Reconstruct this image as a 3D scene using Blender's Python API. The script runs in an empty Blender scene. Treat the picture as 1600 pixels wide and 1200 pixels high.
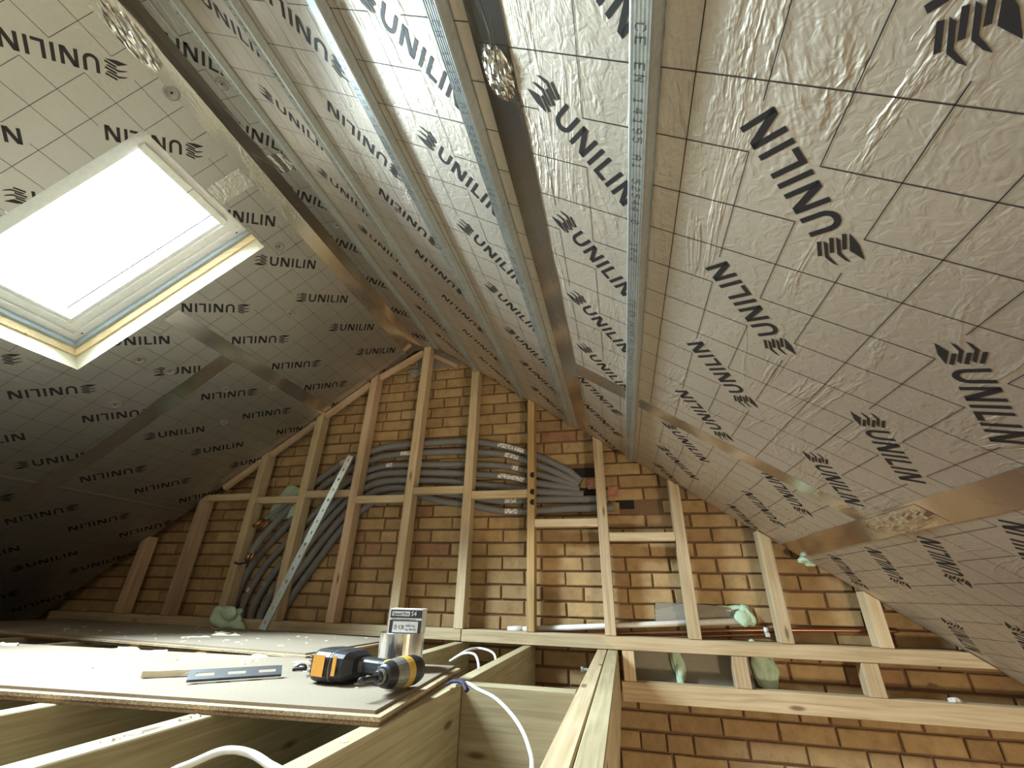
import bpy, bmesh, math, random
from mathutils import Vector, Matrix
random.seed(7)
S = bpy.context.scene
COL = S.collection
H = 2.84                      # camera height above the floor of the room below

# ------------------------------------------------------------------ camera
cam = bpy.data.objects.new('camera', bpy.data.cameras.new('camera'))
COL.objects.link(cam)
cam.data.sensor_fit = 'HORIZONTAL'; cam.data.sensor_width = 36.0
cam.data.lens = 36.0 * 660.29 / 1600.0
cam.data.clip_start = 0.02
right_ax = Vector((0.97274874, 0.23076395, 0.02253632))
down_ax = Vector((-0.08246646, 0.43518178, -0.89655792))
fwd_ax = Vector((-0.21670065, 0.8702671, 0.44235281))
rm = Matrix((right_ax, -down_ax, -fwd_ax)).transposed()
cam.matrix_world = Matrix.Translation((0, 0, H)) @ rm.to_4x4()
S.camera = cam

# ------------------------------------------------------------------ world, lights, exposure
S.view_settings.view_transform = 'Standard'
S.view_settings.look = 'None'
S.view_settings.gamma = 1.0
S.view_settings.use_curve_mapping = False
S.view_settings.exposure = 0.32
w = bpy.data.worlds.new('overcast_sky'); S.world = w; w.use_nodes = True
w.node_tree.nodes['Background'].inputs[0].default_value = (0.93, 0.97, 1.0, 1)
w.node_tree.nodes['Background'].inputs[1].default_value = 2.5

def area_light(name, loc, direction, sx, sy, power, col, up='Y'):
    l = bpy.data.lights.new(name, 'AREA'); l.shape = 'RECTANGLE'; l.size = sx; l.size_y = sy
    l.energy = power; l.color = col
    o = bpy.data.objects.new(name, l); COL.objects.link(o)
    o.location = Vector(loc) + Vector((0, 0, H))
    o.rotation_euler = Vector(direction).to_track_quat('-Z', up).to_euler()
    return o
# roof planes (camera-height coordinates): right slope falls to +x, left slope to -x
XR, ZR, SR = -1.1387, 1.5808, 0.6961
XL, ZL, SL = -1.3634, 1.6302, 0.7125
cR = 1 / math.hypot(1, SR); cL = 1 / math.hypot(1, SL)
def RP(Y, t, d=0.0):          # right slope: Y along the ridge, t down the slope, d into the room
    return Vector((XR + cR * t - SR * cR * d, Y, ZR - SR * cR * t - cR * d))
def LP(Y, t, d=0.0):
    return Vector((XL - cL * t + SL * cL * d, Y, ZL - SL * cL * t - cL * d))
FZ = 1.62
def FP(Y, t, d=0.0):          # flat strip under the ridge, t = x from its left fold
    return Vector((-1.377 + t, Y, FZ - d))
NL = LP(0, 0, 1) - LP(0, 0, 0)
# daylight falling through the roof window, plus an added unseen source farther back
area_light('added_rear_daylight', LP(-0.70, 0.763, -0.262), NL, 0.46, 0.88, 70, (0.76, 0.92, 1.0))
area_light('daylight_roof_window', LP(0.926, 0.763, -0.262), NL, 0.46, 0.88, 250, (0.72, 0.91, 1.0))
# added unseen fill lights: one in the stairwell below, one behind the photographer
area_light('stairwell_fill_light', (1.7, -1.1, -1.5), (-0.38, 0.8, 0.45), 0.3, 0.3, 46, (1.0, 0.80, 0.56))
area_light('loft_fill_light', (-0.75, -1.7, 0.15), (0.2, 1.0, 0.12), 0.5, 0.5, 9, (1.0, 0.86, 0.68))

# ------------------------------------------------------------------ materials
def new_mat(name):
    m = bpy.data.materials.new(name); m.use_nodes = True
    nt = m.node_tree; b = nt.nodes['Principled BSDF']
    return m, nt, b
def simple(name, col, rough=0.6, metal=0.0, bump=0.0, bscale=60):
    m, nt, b = new_mat(name)
    b.inputs['Base Color'].default_value = (*col, 1); b.inputs['Roughness'].default_value = rough
    b.inputs['Metallic'].default_value = metal
    tc = nt.nodes.new('ShaderNodeTexCoord'); n = nt.nodes.new('ShaderNodeTexNoise')
    n.inputs['Scale'].default_value = bscale; n.inputs['Detail'].default_value = 4
    nt.links.new(tc.outputs['Object'], n.inputs['Vector'])
    mx = nt.nodes.new('ShaderNodeMixRGB'); mx.blend_type = 'MULTIPLY'; mx.inputs[0].default_value = 0.25
    mx.inputs[1].default_value = (*col, 1); nt.links.new(n.outputs['Fac'], mx.inputs[2])
    nt.links.new(mx.outputs[0], b.inputs['Base Color'])
    if bump:
        bp = nt.nodes.new('ShaderNodeBump'); bp.inputs['Strength'].default_value = bump
        bp.inputs['Distance'].default_value = 0.002
        nt.links.new(n.outputs['Fac'], bp.inputs['Height']); nt.links.new(bp.outputs[0], b.inputs['Normal'])
    return m
def math_node(nt, op, a=None, b=None, v1=None, v2=None):
    n = nt.nodes.new('ShaderNodeMath'); n.operation = op
    if a is not None: nt.links.new(a, n.inputs[0])
    if b is not None: nt.links.new(b, n.inputs[1])
    if v1 is not None: n.inputs[0].default_value = v1
    if v2 is not None: n.inputs[1].default_value = v2
    return n.outputs[0]
def ramp(nt, fac, stops):
    r = nt.nodes.new('ShaderNodeValToRGB'); el = r.color_ramp.elements
    while len(el) < len(stops): el.new(0.5)
    for e, (p, c) in zip(el, stops): e.position = p; e.color = (*c, 1)
    nt.links.new(fac, r.inputs[0]); return r.outputs[0]

def foil(name, col, rough, pebble, crease, metal=0.9):
    m, nt, b = new_mat(name)
    tc = nt.nodes.new('ShaderNodeTexCoord')
    n1 = nt.nodes.new('ShaderNodeTexNoise'); n1.inputs['Scale'].default_value = 42; n1.inputs['Detail'].default_value = 2
    n1.inputs['Distortion'].default_value = 1.2
    nt.links.new(tc.outputs['Object'], n1.inputs['Vector'])
    mp = nt.nodes.new('ShaderNodeMapping'); mp.inputs['Scale'].default_value = (6, 1.5, 6)
    nt.links.new(tc.outputs['Object'], mp.inputs['Vector'])
    n2 = nt.nodes.new('ShaderNodeTexNoise'); n2.inputs['Scale'].default_value = 1.3; n2.inputs['Detail'].default_value = 5
    n2.inputs['Roughness'].default_value = 0.62; n2.inputs['Distortion'].default_value = 0.6
    nt.links.new(mp.outputs[0], n2.inputs['Vector'])
    a = math_node(nt, 'SUBTRACT', n2.outputs['Fac'], v2=0.5)
    a = math_node(nt, 'ABSOLUTE', a)
    a = math_node(nt, 'MULTIPLY', a, v2=22.0)
    a = math_node(nt, 'MINIMUM', a, v2=1.0)
    nm = nt.nodes.new('ShaderNodeTexNoise'); nm.inputs['Scale'].default_value = 3.1; nm.inputs['Detail'].default_value = 2
    nt.links.new(tc.outputs['Object'], nm.inputs['Vector'])
    mk = ramp(nt, nm.outputs['Fac'], [(0.42, (0.12, 0.12, 0.12)), (0.62, (1, 1, 1))])
    a = math_node(nt, 'SUBTRACT', a, v2=1.0)
    a = math_node(nt, 'MULTIPLY', a, mk)
    a = math_node(nt, 'MULTIPLY', a, v2=-crease)
    p = math_node(nt, 'MULTIPLY', n1.outputs['Fac'], v2=pebble)
    h = math_node(nt, 'ADD', a, p)
    bp = nt.nodes.new('ShaderNodeBump'); bp.inputs['Strength'].default_value = 1.0; bp.inputs['Distance'].default_value = 0.004
    nt.links.new(h, bp.inputs['Height']); nt.links.new(bp.outputs[0], b.inputs['Normal'])
    n3 = nt.nodes.new('ShaderNodeTexNoise'); n3.inputs['Scale'].default_value = 2.2; n3.inputs['Detail'].default_value = 3
    nt.links.new(tc.outputs['Object'], n3.inputs['Vector'])
    c = ramp(nt, n3.outputs['Fac'], [(0.3, tuple(x * 0.9 for x in col)), (0.7, tuple(min(1, x * 1.06) for x in col))])
    nt.links.new(c, b.inputs['Base Color'])
    b.inputs['Metallic'].default_value = metal; b.inputs['Roughness'].default_value = rough
    return m
M = {}
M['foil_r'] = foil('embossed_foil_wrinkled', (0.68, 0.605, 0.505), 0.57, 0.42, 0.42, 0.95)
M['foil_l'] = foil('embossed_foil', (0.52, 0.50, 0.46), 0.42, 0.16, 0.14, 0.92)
M['tape'] = foil('shiny_foil_tape', (0.72, 0.68, 0.62), 0.16, 0.03, 0.10, 0.95)
M['tape_crinkle'] = foil('crinkled_foil_tape', (0.76, 0.73, 0.68), 0.2, 0.5, 0.5, 0.95)
M['print'] = simple('black_print', (0.016, 0.013, 0.014), 0.55)
M['washer'] = simple('grey_washer', (0.36, 0.34, 0.32), 0.4, 0.5)
M['dark'] = simple('hole_shade_and_knots', (0.015, 0.012, 0.01), 0.9)  # near-black for knots, screw heads and the painted shade of holes
M['steel_dk'] = simple('dark_steel', (0.10, 0.10, 0.105), 0.35, 0.9)
M['strip'] = simple('grey_steel_strip', (0.22, 0.22, 0.23), 0.4, 0.7)
M['pir'] = simple('cream_insulation_foam', (0.60, 0.54, 0.38), 0.95, 0, 0.5, 160)
M['frame'] = simple('white_window_frame', (0.78, 0.78, 0.77), 0.35)
M['frame_grey'] = simple('blue_grey_window_liner', (0.34, 0.40, 0.43), 0.4)
M['roof_dk'] = simple('roof_underlay', (0.10, 0.09, 0.08), 0.9)
M['plaster'] = simple('plasterboard', (0.55, 0.49, 0.42), 0.9)
M['board_back_dark'] = simple('darkened_board_back', (0.11, 0.09, 0.07), 0.95)  # board back darkened so less daylight bounces up to the left slope
M['mortar'] = simple('brown_mortar', (0.20, 0.115, 0.06), 0.95, 0, 0.8, 120)
M['cement'] = simple('grey_cement', (0.30, 0.275, 0.22), 0.95, 0, 0.9, 40)
M['lag'] = simple('grey_foam_lagging', (0.19, 0.185, 0.18), 0.7, 0, 0.25, 90)
M['sticker'] = simple('pale_lagging_print', (0.72, 0.70, 0.66), 0.6)
M['band'] = None
M['copper'] = simple('copper', (0.42, 0.20, 0.12), 0.32, 0.9)
M['white'] = simple('white_plastic', (0.80, 0.78, 0.74), 0.35)
M['green'] = simple('green_expanding_foam', (0.50, 0.66, 0.48), 0.85, 0, 1.0, 70)
M['black'] = simple('black_rubber', (0.022, 0.022, 0.024), 0.45)
M['grey_pl'] = simple('grey_metal_housing', (0.30, 0.28, 0.25), 0.4, 0.4)
M['yellow'] = simple('yellow_plastic', (0.66, 0.40, 0.06), 0.45)
M['orange'] = simple('amber_label', (0.58, 0.26, 0.03), 0.5)
M['card'] = simple('white_card', (0.78, 0.76, 0.73), 0.6)
M['navy'] = simple('navy_print', (0.02, 0.015, 0.03), 0.5)
M['label'] = simple('pale_label', (0.62, 0.60, 0.56), 0.6)
M['purple'] = simple('purple_cord', (0.022, 0.014, 0.05), 0.7)
M['crumb'] = simple('cream_crumbs', (0.78, 0.70, 0.52), 0.9)

def band_mat():
    m, nt, b = new_mat('worn_white_print_on_lagging')
    tc = nt.nodes.new('ShaderNodeTexCoord'); n = nt.nodes.new('ShaderNodeTexNoise'); n.inputs['Scale'].default_value = 130; n.inputs['Detail'].default_value = 2
    nt.links.new(tc.outputs['Object'], n.inputs['Vector'])
    nt.links.new(ramp(nt, n.outputs['Fac'], [(0.44, (0.19, 0.185, 0.18)), (0.50, (0.78, 0.75, 0.70))]), b.inputs['Base Color'])
    b.inputs['Roughness'].default_value = 0.6
    return m
M['band'] = band_mat()
def galv(name, col=(0.56, 0.61, 0.61), ribs=True):
    m, nt, b = new_mat(name)
    b.inputs['Metallic'].default_value = 0.75; b.inputs['Roughness'].default_value = 0.34
    tc = nt.nodes.new('ShaderNodeTexCoord')
    n = nt.nodes.new('ShaderNodeTexVoronoi'); n.inputs['Scale'].default_value = 130
    nt.links.new(tc.outputs['Object'], n.inputs['Vector'])
    n2 = nt.nodes.new('ShaderNodeTexNoise'); n2.inputs['Scale'].default_value = 6
    nt.links.new(tc.outputs['Object'], n2.inputs['Vector'])
    s = math_node(nt, 'MULTIPLY', n.outputs['Color'], v2=0.35)
    s = math_node(nt, 'ADD', s, math_node(nt, 'MULTIPLY', n2.outputs['Fac'], v2=0.65))
    c = ramp(nt, s, [(0.2, tuple(x * 0.78 for x in col)), (0.8, tuple(min(1, x * 1.1) for x in col))])
    nt.links.new(c, b.inputs['Base Color'])
    return m
M['galv'] = galv('galvanised_steel')

def wood(name, lo, mid, hi, rnd=0.25, scale=1.0):
    m, nt, b = new_mat(name)
    tc = nt.nodes.new('ShaderNodeTexCoord'); oi = nt.nodes.new('ShaderNodeObjectInfo')
    off = nt.nodes.new('ShaderNodeVectorMath'); off.operation = 'MULTIPLY_ADD'
    cmb = nt.nodes.new('ShaderNodeCombineXYZ')
    r = math_node(nt, 'MULTIPLY', oi.outputs['Random'], v2=37.0)
    for i in range(3): nt.links.new(r, cmb.inputs[i])
    nt.links.new(tc.outputs['Object'], off.inputs[0]); off.inputs[1].default_value = (1, 1, 1)
    nt.links.new(cmb.outputs[0], off.inputs[2])
    mp = nt.nodes.new('ShaderNodeMapping'); mp.inputs['Scale'].default_value = (1.6 * scale, 46 * scale, 46 * scale)
    nt.links.new(off.outputs[0], mp.inputs['Vector'])
    n = nt.nodes.new('ShaderNodeTexNoise'); n.inputs['Scale'].default_value = 1.6; n.inputs['Detail'].default_value = 5
    n.inputs['Distortion'].default_value = 0.9
    nt.links.new(mp.outputs[0], n.inputs['Vector'])
    n2 = nt.nodes.new('ShaderNodeTexNoise'); n2.inputs['Scale'].default_value = 3.0; n2.inputs['Detail'].default_value = 3
    nt.links.new(off.outputs[0], n2.inputs['Vector'])
    g = math_node(nt, 'ADD', math_node(nt, 'MULTIPLY', n.outputs['Fac'], v2=0.62), math_node(nt, 'MULTIPLY', n2.outputs['Fac'], v2=0.38))
    c = ramp(nt, g, [(0.30, lo), (0.50, mid), (0.68, hi)])
    # knots
    mk = nt.nodes.new('ShaderNodeMapping'); mk.inputs['Scale'].default_value = (3.2, 11, 11)
    nt.links.new(off.outputs[0], mk.inputs['Vector'])
    v = nt.nodes.new('ShaderNodeTexVoronoi'); v.inputs['Scale'].default_value = 1.0
    nt.links.new(mk.outputs[0], v.inputs['Vector'])
    k = ramp(nt, v.outputs['Distance'], [(0.06, (0.25, 0.17, 0.10)), (0.13, (1, 1, 1))])
    mx = nt.nodes.new('ShaderNodeMixRGB'); mx.blend_type = 'MULTIPLY'; mx.inputs[0].default_value = 0.85
    nt.links.new(c, mx.inputs[1]); nt.links.new(k, mx.inputs[2])
    hs = nt.nodes.new('ShaderNodeHueSaturation'); nt.links.new(mx.outputs[0], hs.inputs['Color'])
    vv = math_node(nt, 'ADD', math_node(nt, 'MULTIPLY', oi.outputs['Random'], v2=rnd), v2=1.0 - rnd / 2)
    nt.links.new(vv, hs.inputs['Value'])
    nt.links.new(hs.outputs[0], b.inputs['Base Color'])
    b.inputs['Roughness'].default_value = 0.72
    bp = nt.nodes.new('ShaderNodeBump'); bp.inputs['Strength'].default_value = 0.25; bp.inputs['Distance'].default_value = 0.001
    nt.links.new(n.outputs['Fac'], bp.inputs['Height']); nt.links.new(bp.outputs[0], b.inputs['Normal'])
    return m
M['pine'] = wood('pine_timber', (0.33, 0.23, 0.125), (0.48, 0.36, 0.21), (0.58, 0.46, 0.30))
M['pine_red'] = wood('reddish_pine_timber', (0.30, 0.19, 0.115), (0.44, 0.30, 0.19), (0.53, 0.39, 0.26))
M['pine_old'] = wood('aged_amber_timber', (0.26, 0.15, 0.05), (0.42, 0.26, 0.10), (0.52, 0.35, 0.15))
M['pine_lt'] = wood('brightened_yellow_timber', (0.52, 0.38, 0.19), (0.66, 0.50, 0.27), (0.74, 0.60, 0.36))  # pine brightened to look daylit on the window trimmer boards
M['joist'] = wood('treated_joist_timber', (0.27, 0.21, 0.115), (0.41, 0.33, 0.19), (0.52, 0.43, 0.27))

def brick_mat(name, island):
    m, nt, b = new_mat(name)
    tc = nt.nodes.new('ShaderNodeTexCoord')
    if island:
        g = nt.nodes.new('ShaderNodeNewGeometry'); rnd = g.outputs['Random Per Island']
    else:
        oi = nt.nodes.new('ShaderNodeObjectInfo'); rnd = oi.outputs['Random']
    c = ramp(nt, rnd, [(0.0, (0.31, 0.20, 0.095)), (0.35, (0.37, 0.25, 0.115)), (0.62, (0.43, 0.295, 0.145)), (0.94, (0.34, 0.22, 0.10)), (0.99, (0.31, 0.165, 0.09))])
    cmb = nt.nodes.new('ShaderNodeCombineXYZ'); r = math_node(nt, 'MULTIPLY', rnd, v2=50.0)
    for i in range(3): nt.links.new(r, cmb.inputs[i])
    va = nt.nodes.new('ShaderNodeVectorMath'); va.operation = 'ADD'
    nt.links.new(tc.outputs['Object'], va.inputs[0]); nt.links.new(cmb.outputs[0], va.inputs[1])
    n = nt.nodes.new('ShaderNodeTexNoise'); n.inputs['Scale'].default_value = 14; n.inputs['Detail'].default_value = 6
    n.inputs['Roughness'].default_value = 0.65
    nt.links.new(va.outputs[0], n.inputs['Vector'])
    k = ramp(nt, n.outputs['Fac'], [(0.25, (0.62, 0.55, 0.48)), (0.5, (0.95, 0.93, 0.9)), (0.75, (1.18, 1.16, 1.1))])
    mx = nt.nodes.new('ShaderNodeMixRGB'); mx.blend_type = 'MULTIPLY'; mx.inputs[0].default_value = 0.9
    nt.links.new(c, mx.inputs[1]); nt.links.new(k, mx.inputs[2])
    nt.links.new(mx.outputs[0], b.inputs['Base Color'])
    b.inputs['Roughness'].default_value = 0.9
    n2 = nt.nodes.new('ShaderNodeTexNoise'); n2.inputs['Scale'].default_value = 90; n2.inputs['Detail'].default_value = 5
    nt.links.new(va.outputs[0], n2.inputs['Vector'])
    hh = math_node(nt, 'ADD', n2.outputs['Fac'], math_node(nt, 'MULTIPLY', n.outputs['Fac'], v2=2.0))
    bp = nt.nodes.new('ShaderNodeBump'); bp.inputs['Strength'].default_value = 0.7; bp.inputs['Distance'].default_value = 0.003
    nt.links.new(hh, bp.inputs['Height']); nt.links.new(bp.outputs[0], b.inputs['Normal'])
    return m
M['brick'] = brick_mat('ochre_brick', False)
M['brick_i'] = brick_mat('ochre_brick_rest', True)

def chip(name, stops, scale, bump):
    m, nt, b = new_mat(name)
    tc = nt.nodes.new('ShaderNodeTexCoord')
    v = nt.nodes.new('ShaderNodeTexNoise'); v.inputs['Scale'].default_value = scale; v.inputs['Detail'].default_value = 5
    nt.links.new(tc.outputs['Object'], v.inputs['Vector'])
    n = nt.nodes.new('ShaderNodeTexNoise'); n.inputs['Scale'].default_value = 3.5; n.inputs['Detail'].default_value = 4
    nt.links.new(tc.outputs['Object'], n.inputs['Vector'])
    f = math_node(nt, 'ADD', math_node(nt, 'MULTIPLY', v.outputs['Fac'], v2=0.6), math_node(nt, 'MULTIPLY', n.outputs['Fac'], v2=0.4))
    nt.links.new(ramp(nt, f, stops), b.inputs['Base Color'])
    b.inputs['Roughness'].default_value = 0.8
    bp = nt.nodes.new('ShaderNodeBump'); bp.inputs['Strength'].default_value = bump; bp.inputs['Distance'].default_value = 0.002
    nt.links.new(v.outputs['Fac'], bp.inputs['Height']); nt.links.new(bp.outputs[0], b.inputs['Normal'])
    return m
M['chip_face'] = chip('chipboard_face', [(0.3, (0.185, 0.14, 0.095)), (0.5, (0.235, 0.185, 0.13)), (0.7, (0.275, 0.22, 0.16))], 220, 0.15)
M['chip_edge'] = chip('chipboard_edge', [(0.32, (0.13, 0.075, 0.04)), (0.48, (0.36, 0.26, 0.15)), (0.62, (0.55, 0.44, 0.29))], 260, 1.0)

M['chip_core'] = chip('chipboard_underside', [(0.32, (0.09, 0.05, 0.025)), (0.48, (0.20, 0.125, 0.065)), (0.62, (0.33, 0.22, 0.12))], 260, 1.0)
gm, nt, b = new_mat('window_glass')
for n in list(nt.nodes):
    if n.type != 'OUTPUT_MATERIAL': nt.nodes.remove(n)
out = [n for n in nt.nodes if n.type == 'OUTPUT_MATERIAL'][0]
tr = nt.nodes.new('ShaderNodeBsdfTransparent'); gl = nt.nodes.new('ShaderNodeBsdfGlossy'); gl.inputs['Roughness'].default_value = 0.02
fr = nt.nodes.new('ShaderNodeFresnel'); fr.inputs[0].default_value = 1.45; mx = nt.nodes.new('ShaderNodeMixShader')
nt.links.new(fr.outputs[0], mx.inputs[0]); nt.links.new(tr.outputs[0], mx.inputs[1]); nt.links.new(gl.outputs[0], mx.inputs[2])
nt.links.new(mx.outputs[0], out.inputs[0]); M['glass'] = gm

# ------------------------------------------------------------------ object helpers
WL = {}                                            # world location of each object's origin
def tag(o, label=None, cat=None, group=None, kind=None):
    if label: o['label'] = label
    if cat: o['category'] = cat
    if group: o['group'] = group
    if kind: o['kind'] = kind
    return o
def thing(name, loc, label, cat, group=None):
    o = bpy.data.objects.new(name, None); COL.objects.link(o); o.empty_display_size = 0.05
    o.location = loc; WL[o.name] = Vector(loc)
    return tag(o, label, cat, group)
def add(name, verts, faces, mat, parent=None, smooth=False, midx=None, mat2=None, bevel=0):
    base = WL[parent.name] if parent else Vector((0, 0, 0))
    me = bpy.data.meshes.new(name)
    me.from_pydata([tuple(Vector(v) - base) for v in verts], [], faces)
    me.materials.append(M[mat])
    if mat2: me.materials.append(M[mat2])
    if midx:
        for p, i in zip(me.polygons, midx): p.material_index = i
    if bevel:
        bm = bmesh.new(); bm.from_mesh(me)
        bmesh.ops.bevel(bm, geom=list(bm.edges), offset=bevel, segments=1, affect='EDGES')
        bm.to_mesh(me); bm.free()
    if smooth:
        for p in me.polygons: p.use_smooth = True
    me.update()
    o = bpy.data.objects.new(name, me); COL.objects.link(o)
    if parent: o.parent = parent
    WL[o.name] = base
    return o
BF = [(0, 3, 2, 1), (4, 5, 6, 7), (0, 1, 5, 4), (1, 2, 6, 5), (2, 3, 7, 6), (3, 0, 4, 7)]
def boxv(x0, x1, y0, y1, z0, z1):
    return [(x0, y0, z0), (x1, y0, z0), (x1, y1, z0), (x0, y1, z0), (x0, y0, z1), (x1, y0, z1), (x1, y1, z1), (x0, y1, z1)]
def box(name, b6, mat, parent=None, bevel=0.0):
    return add(name, boxv(*b6), BF, mat, parent, bevel=bevel)
def merge(parts):
    V, F = [], []
    for v, f in parts:
        o = len(V); V += [Vector(p) for p in v]; F += [tuple(i + o for i in q) for q in f]
    return V, F
def timber(name, p0, p1, wdt, dep, side, mat, parent=None, top_fn=None, bot_fn=None):
    """beam from p0 to p1; local x along its length; side = direction of its width (dep is across)"""
    p0, p1 = Vector(p0), Vector(p1); L = (p1 - p0).length; x = (p1 - p0).normalized()
    y = Vector(side); y = (y - x * y.dot(x)).normalized(); z = x.cross(y)
    rot = Matrix((x, y, z)).transposed(); mid = (p0 + p1) / 2
    vs = [Vector(v) for v in boxv(-L / 2, L / 2, -wdt / 2, wdt / 2, -dep / 2, dep / 2)]
    for v in vs:
        wv = rot @ v + mid
        fn = top_fn if v.x > 0 else bot_fn
        if fn: v.x += fn(wv)
    me = bpy.data.meshes.new(name); me.from_pydata([tuple(v) for v in vs], [], BF)
    bm = bmesh.new(); bm.from_mesh(me)
    bmesh.ops.bevel(bm, geom=list(bm.edges), offset=0.0022, segments=1, affect='EDGES'); bm.to_mesh(me); bm.free()
    me.materials.append(M[mat]); me.update()
    o = bpy.data.objects.new(name, me); COL.objects.link(o)
    base = WL[parent.name] if parent else Vector((0, 0, 0))
    o.matrix_local = Matrix.Translation(mid - base) @ rot.to_4x4()
    if parent: o.parent = parent
    WL[o.name] = mid
    return o
def catmull(pts, n=6):
    pts = [Vector(p) for p in pts]; out = []
    q = [2 * pts[0] - pts[1]] + pts + [2 * pts[-1] - pts[-2]]
    for i in range(1, len(q) - 2):
        for k in range(n):
            t = k / n; a, b, c, d = q[i - 1], q[i], q[i + 1], q[i + 2]
            out.append(0.5 * ((2 * b) + (-a + c) * t + (2 * a - 5 * b + 4 * c - d) * t * t + (-a + 3 * b - 3 * c + d) * t ** 3))
    out.append(pts[-1]); return out
def tube_geo(path, r, seg=10, cap=True):
    V, F = [], []
    n = len(path); up = Vector((0, 0.3, 1)).normalized()
    for i, p in enumerate(path):
        d = (path[min(i + 1, n - 1)] - path[max(i - 1, 0)]).normalized()
        a = d.cross(up)
        if a.length < 0.05: a = d.cross(Vector((1, 0, 0)))
        a.normalize(); c = d.cross(a)
        rr = r(i / (n - 1)) if callable(r) else r
        for k in range(seg):
            t = 2 * math.pi * k / seg
            V.append(p + (a * math.cos(t) + c * math.sin(t)) * rr)
    for i in range(n - 1):
        for k in range(seg):
            k2 = (k + 1) % seg
            F.append((i * seg + k, i * seg + k2, (i + 1) * seg + k2, (i + 1) * seg + k))
    if cap:
        F.append(tuple(range(seg))[::-1]); F.append(tuple((n - 1) * seg + k for k in range(seg)))
    return V, F
def tube(name, pts, r, mat, parent=None, seg=10, n=6):
    path = catmull(pts, n) if len(pts) > 2 else [Vector(p) for p in pts]
    v, f = tube_geo(path, r, seg)
    return add(name, v, f, mat, parent, smooth=True)
def lathe_geo(prof, origin, axis, seg=24):
    ax = Vector(axis).normalized(); a = ax.orthogonal().normalized(); c = ax.cross(a); V, F = [], []
    for (r, h) in prof:
        for k in range(seg):
            t = 2 * math.pi * k / seg
            V.append(Vector(origin) + ax * h + (a * math.cos(t) + c * math.sin(t)) * r)
    for i in range(len(prof) - 1):
        for k in range(seg):
            k2 = (k + 1) % seg
            F.append((i * seg + k, i * seg + k2, (i + 1) * seg + k2, (i + 1) * seg + k))
    F.append(tuple(range(seg))[::-1]); F.append(tuple((len(prof) - 1) * seg + k for k in range(seg)))
    return V, F
def blob(name, c, size, mat, parent=None, seed=1, sub=4, rough=0.35):
    rnd = random.Random(seed); bm = bmesh.new(); bmesh.ops.create_icosphere(bm, subdivisions=sub, radius=1)
    lumps = [(Vector((rnd.uniform(-1, 1), rnd.uniform(-1, 1), rnd.uniform(-1, 1))).normalized(), rnd.uniform(-rough, rough)) for _ in range(16)]
    small = [(Vector((rnd.uniform(-1, 1), rnd.uniform(-1, 1), rnd.uniform(-1, 1))).normalized(), rnd.uniform(0.12, 0.42)) for _ in range(60)]
    for v in bm.verts:
        d = v.co.normalized(); s = 1
        for l, a in lumps: s += a * max(0, d.dot(l) - 0.6) * 2.2
        for l, a in small: s += a * max(0, d.dot(l) - 0.90) * 6.0
        v.co = Vector((d.x * s * size[0], d.y * s * size[1], d.z * s * size[2])) + Vector(c)
    me = bpy.data.meshes.new(name); 
    base = WL[parent.name] if parent else Vector((0, 0, 0))
    for v in bm.verts: v.co -= base
    bm.to_mesh(me); bm.free(); me.materials.append(M[mat])
    for p in me.polygons: p.use_smooth = True
    o = bpy.data.objects.new(name, me); COL.objects.link(o)
    if parent: o.parent = parent
    WL[o.name] = base
    return o
def plate_geo(rect, holes, to3, th):
    """rectangle with rectangular holes, extruded by th; to3(u, v, d) -> point. Returns verts, faces, is_side"""
    u0, u1, v0, v1 = rect
    us = sorted({u0, u1} | {x for h in holes for x in h[:2] if u0 < x < u1})
    vs = sorted({v0, v1} | {x for h in holes for x in h[2:] if v0 < x < v1})
    def solid(i, j):
        if i < 0 or j < 0 or i >= len(us) - 1 or j >= len(vs) - 1: return False
        cu, cv = (us[i] + us[i + 1]) / 2, (vs[j] + vs[j + 1]) / 2
        return not any(h[0] < cu < h[1] and h[2] < cv < h[3] for h in holes)
    V, F, sd, idx = [], [], [], {}
    def vid(i, j, k):
        if (i, j, k) not in idx:
            idx[(i, j, k)] = len(V); V.append(to3(us[i], vs[j], th if k else 0.0))
        return idx[(i, j, k)]
    for i in range(len(us) - 1):
        for j in range(len(vs) - 1):
            if not solid(i, j): continue
            F.append((vid(i, j, 0), vid(i + 1, j, 0), vid(i + 1, j + 1, 0), vid(i, j + 1, 0))); sd.append(0)
            F.append((vid(i, j, 1), vid(i, j + 1, 1), vid(i + 1, j + 1, 1), vid(i + 1, j, 1))); sd.append(1)
            for (di, dj, a, bb) in ((-1, 0, (0, 0), (0, 1)), (1, 0, (1, 1), (1, 0)), (0, -1, (1, 0), (0, 0)), (0, 1, (0, 1), (1, 1))):
                if not solid(i + di, j + dj):
                    F.append((vid(i + a[0], j + a[1], 0), vid(i + bb[0], j + bb[1], 0), vid(i + bb[0], j + bb[1], 1), vid(i + a[0], j + a[1], 1))); sd.append(1)
    return V, F, sd

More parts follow.
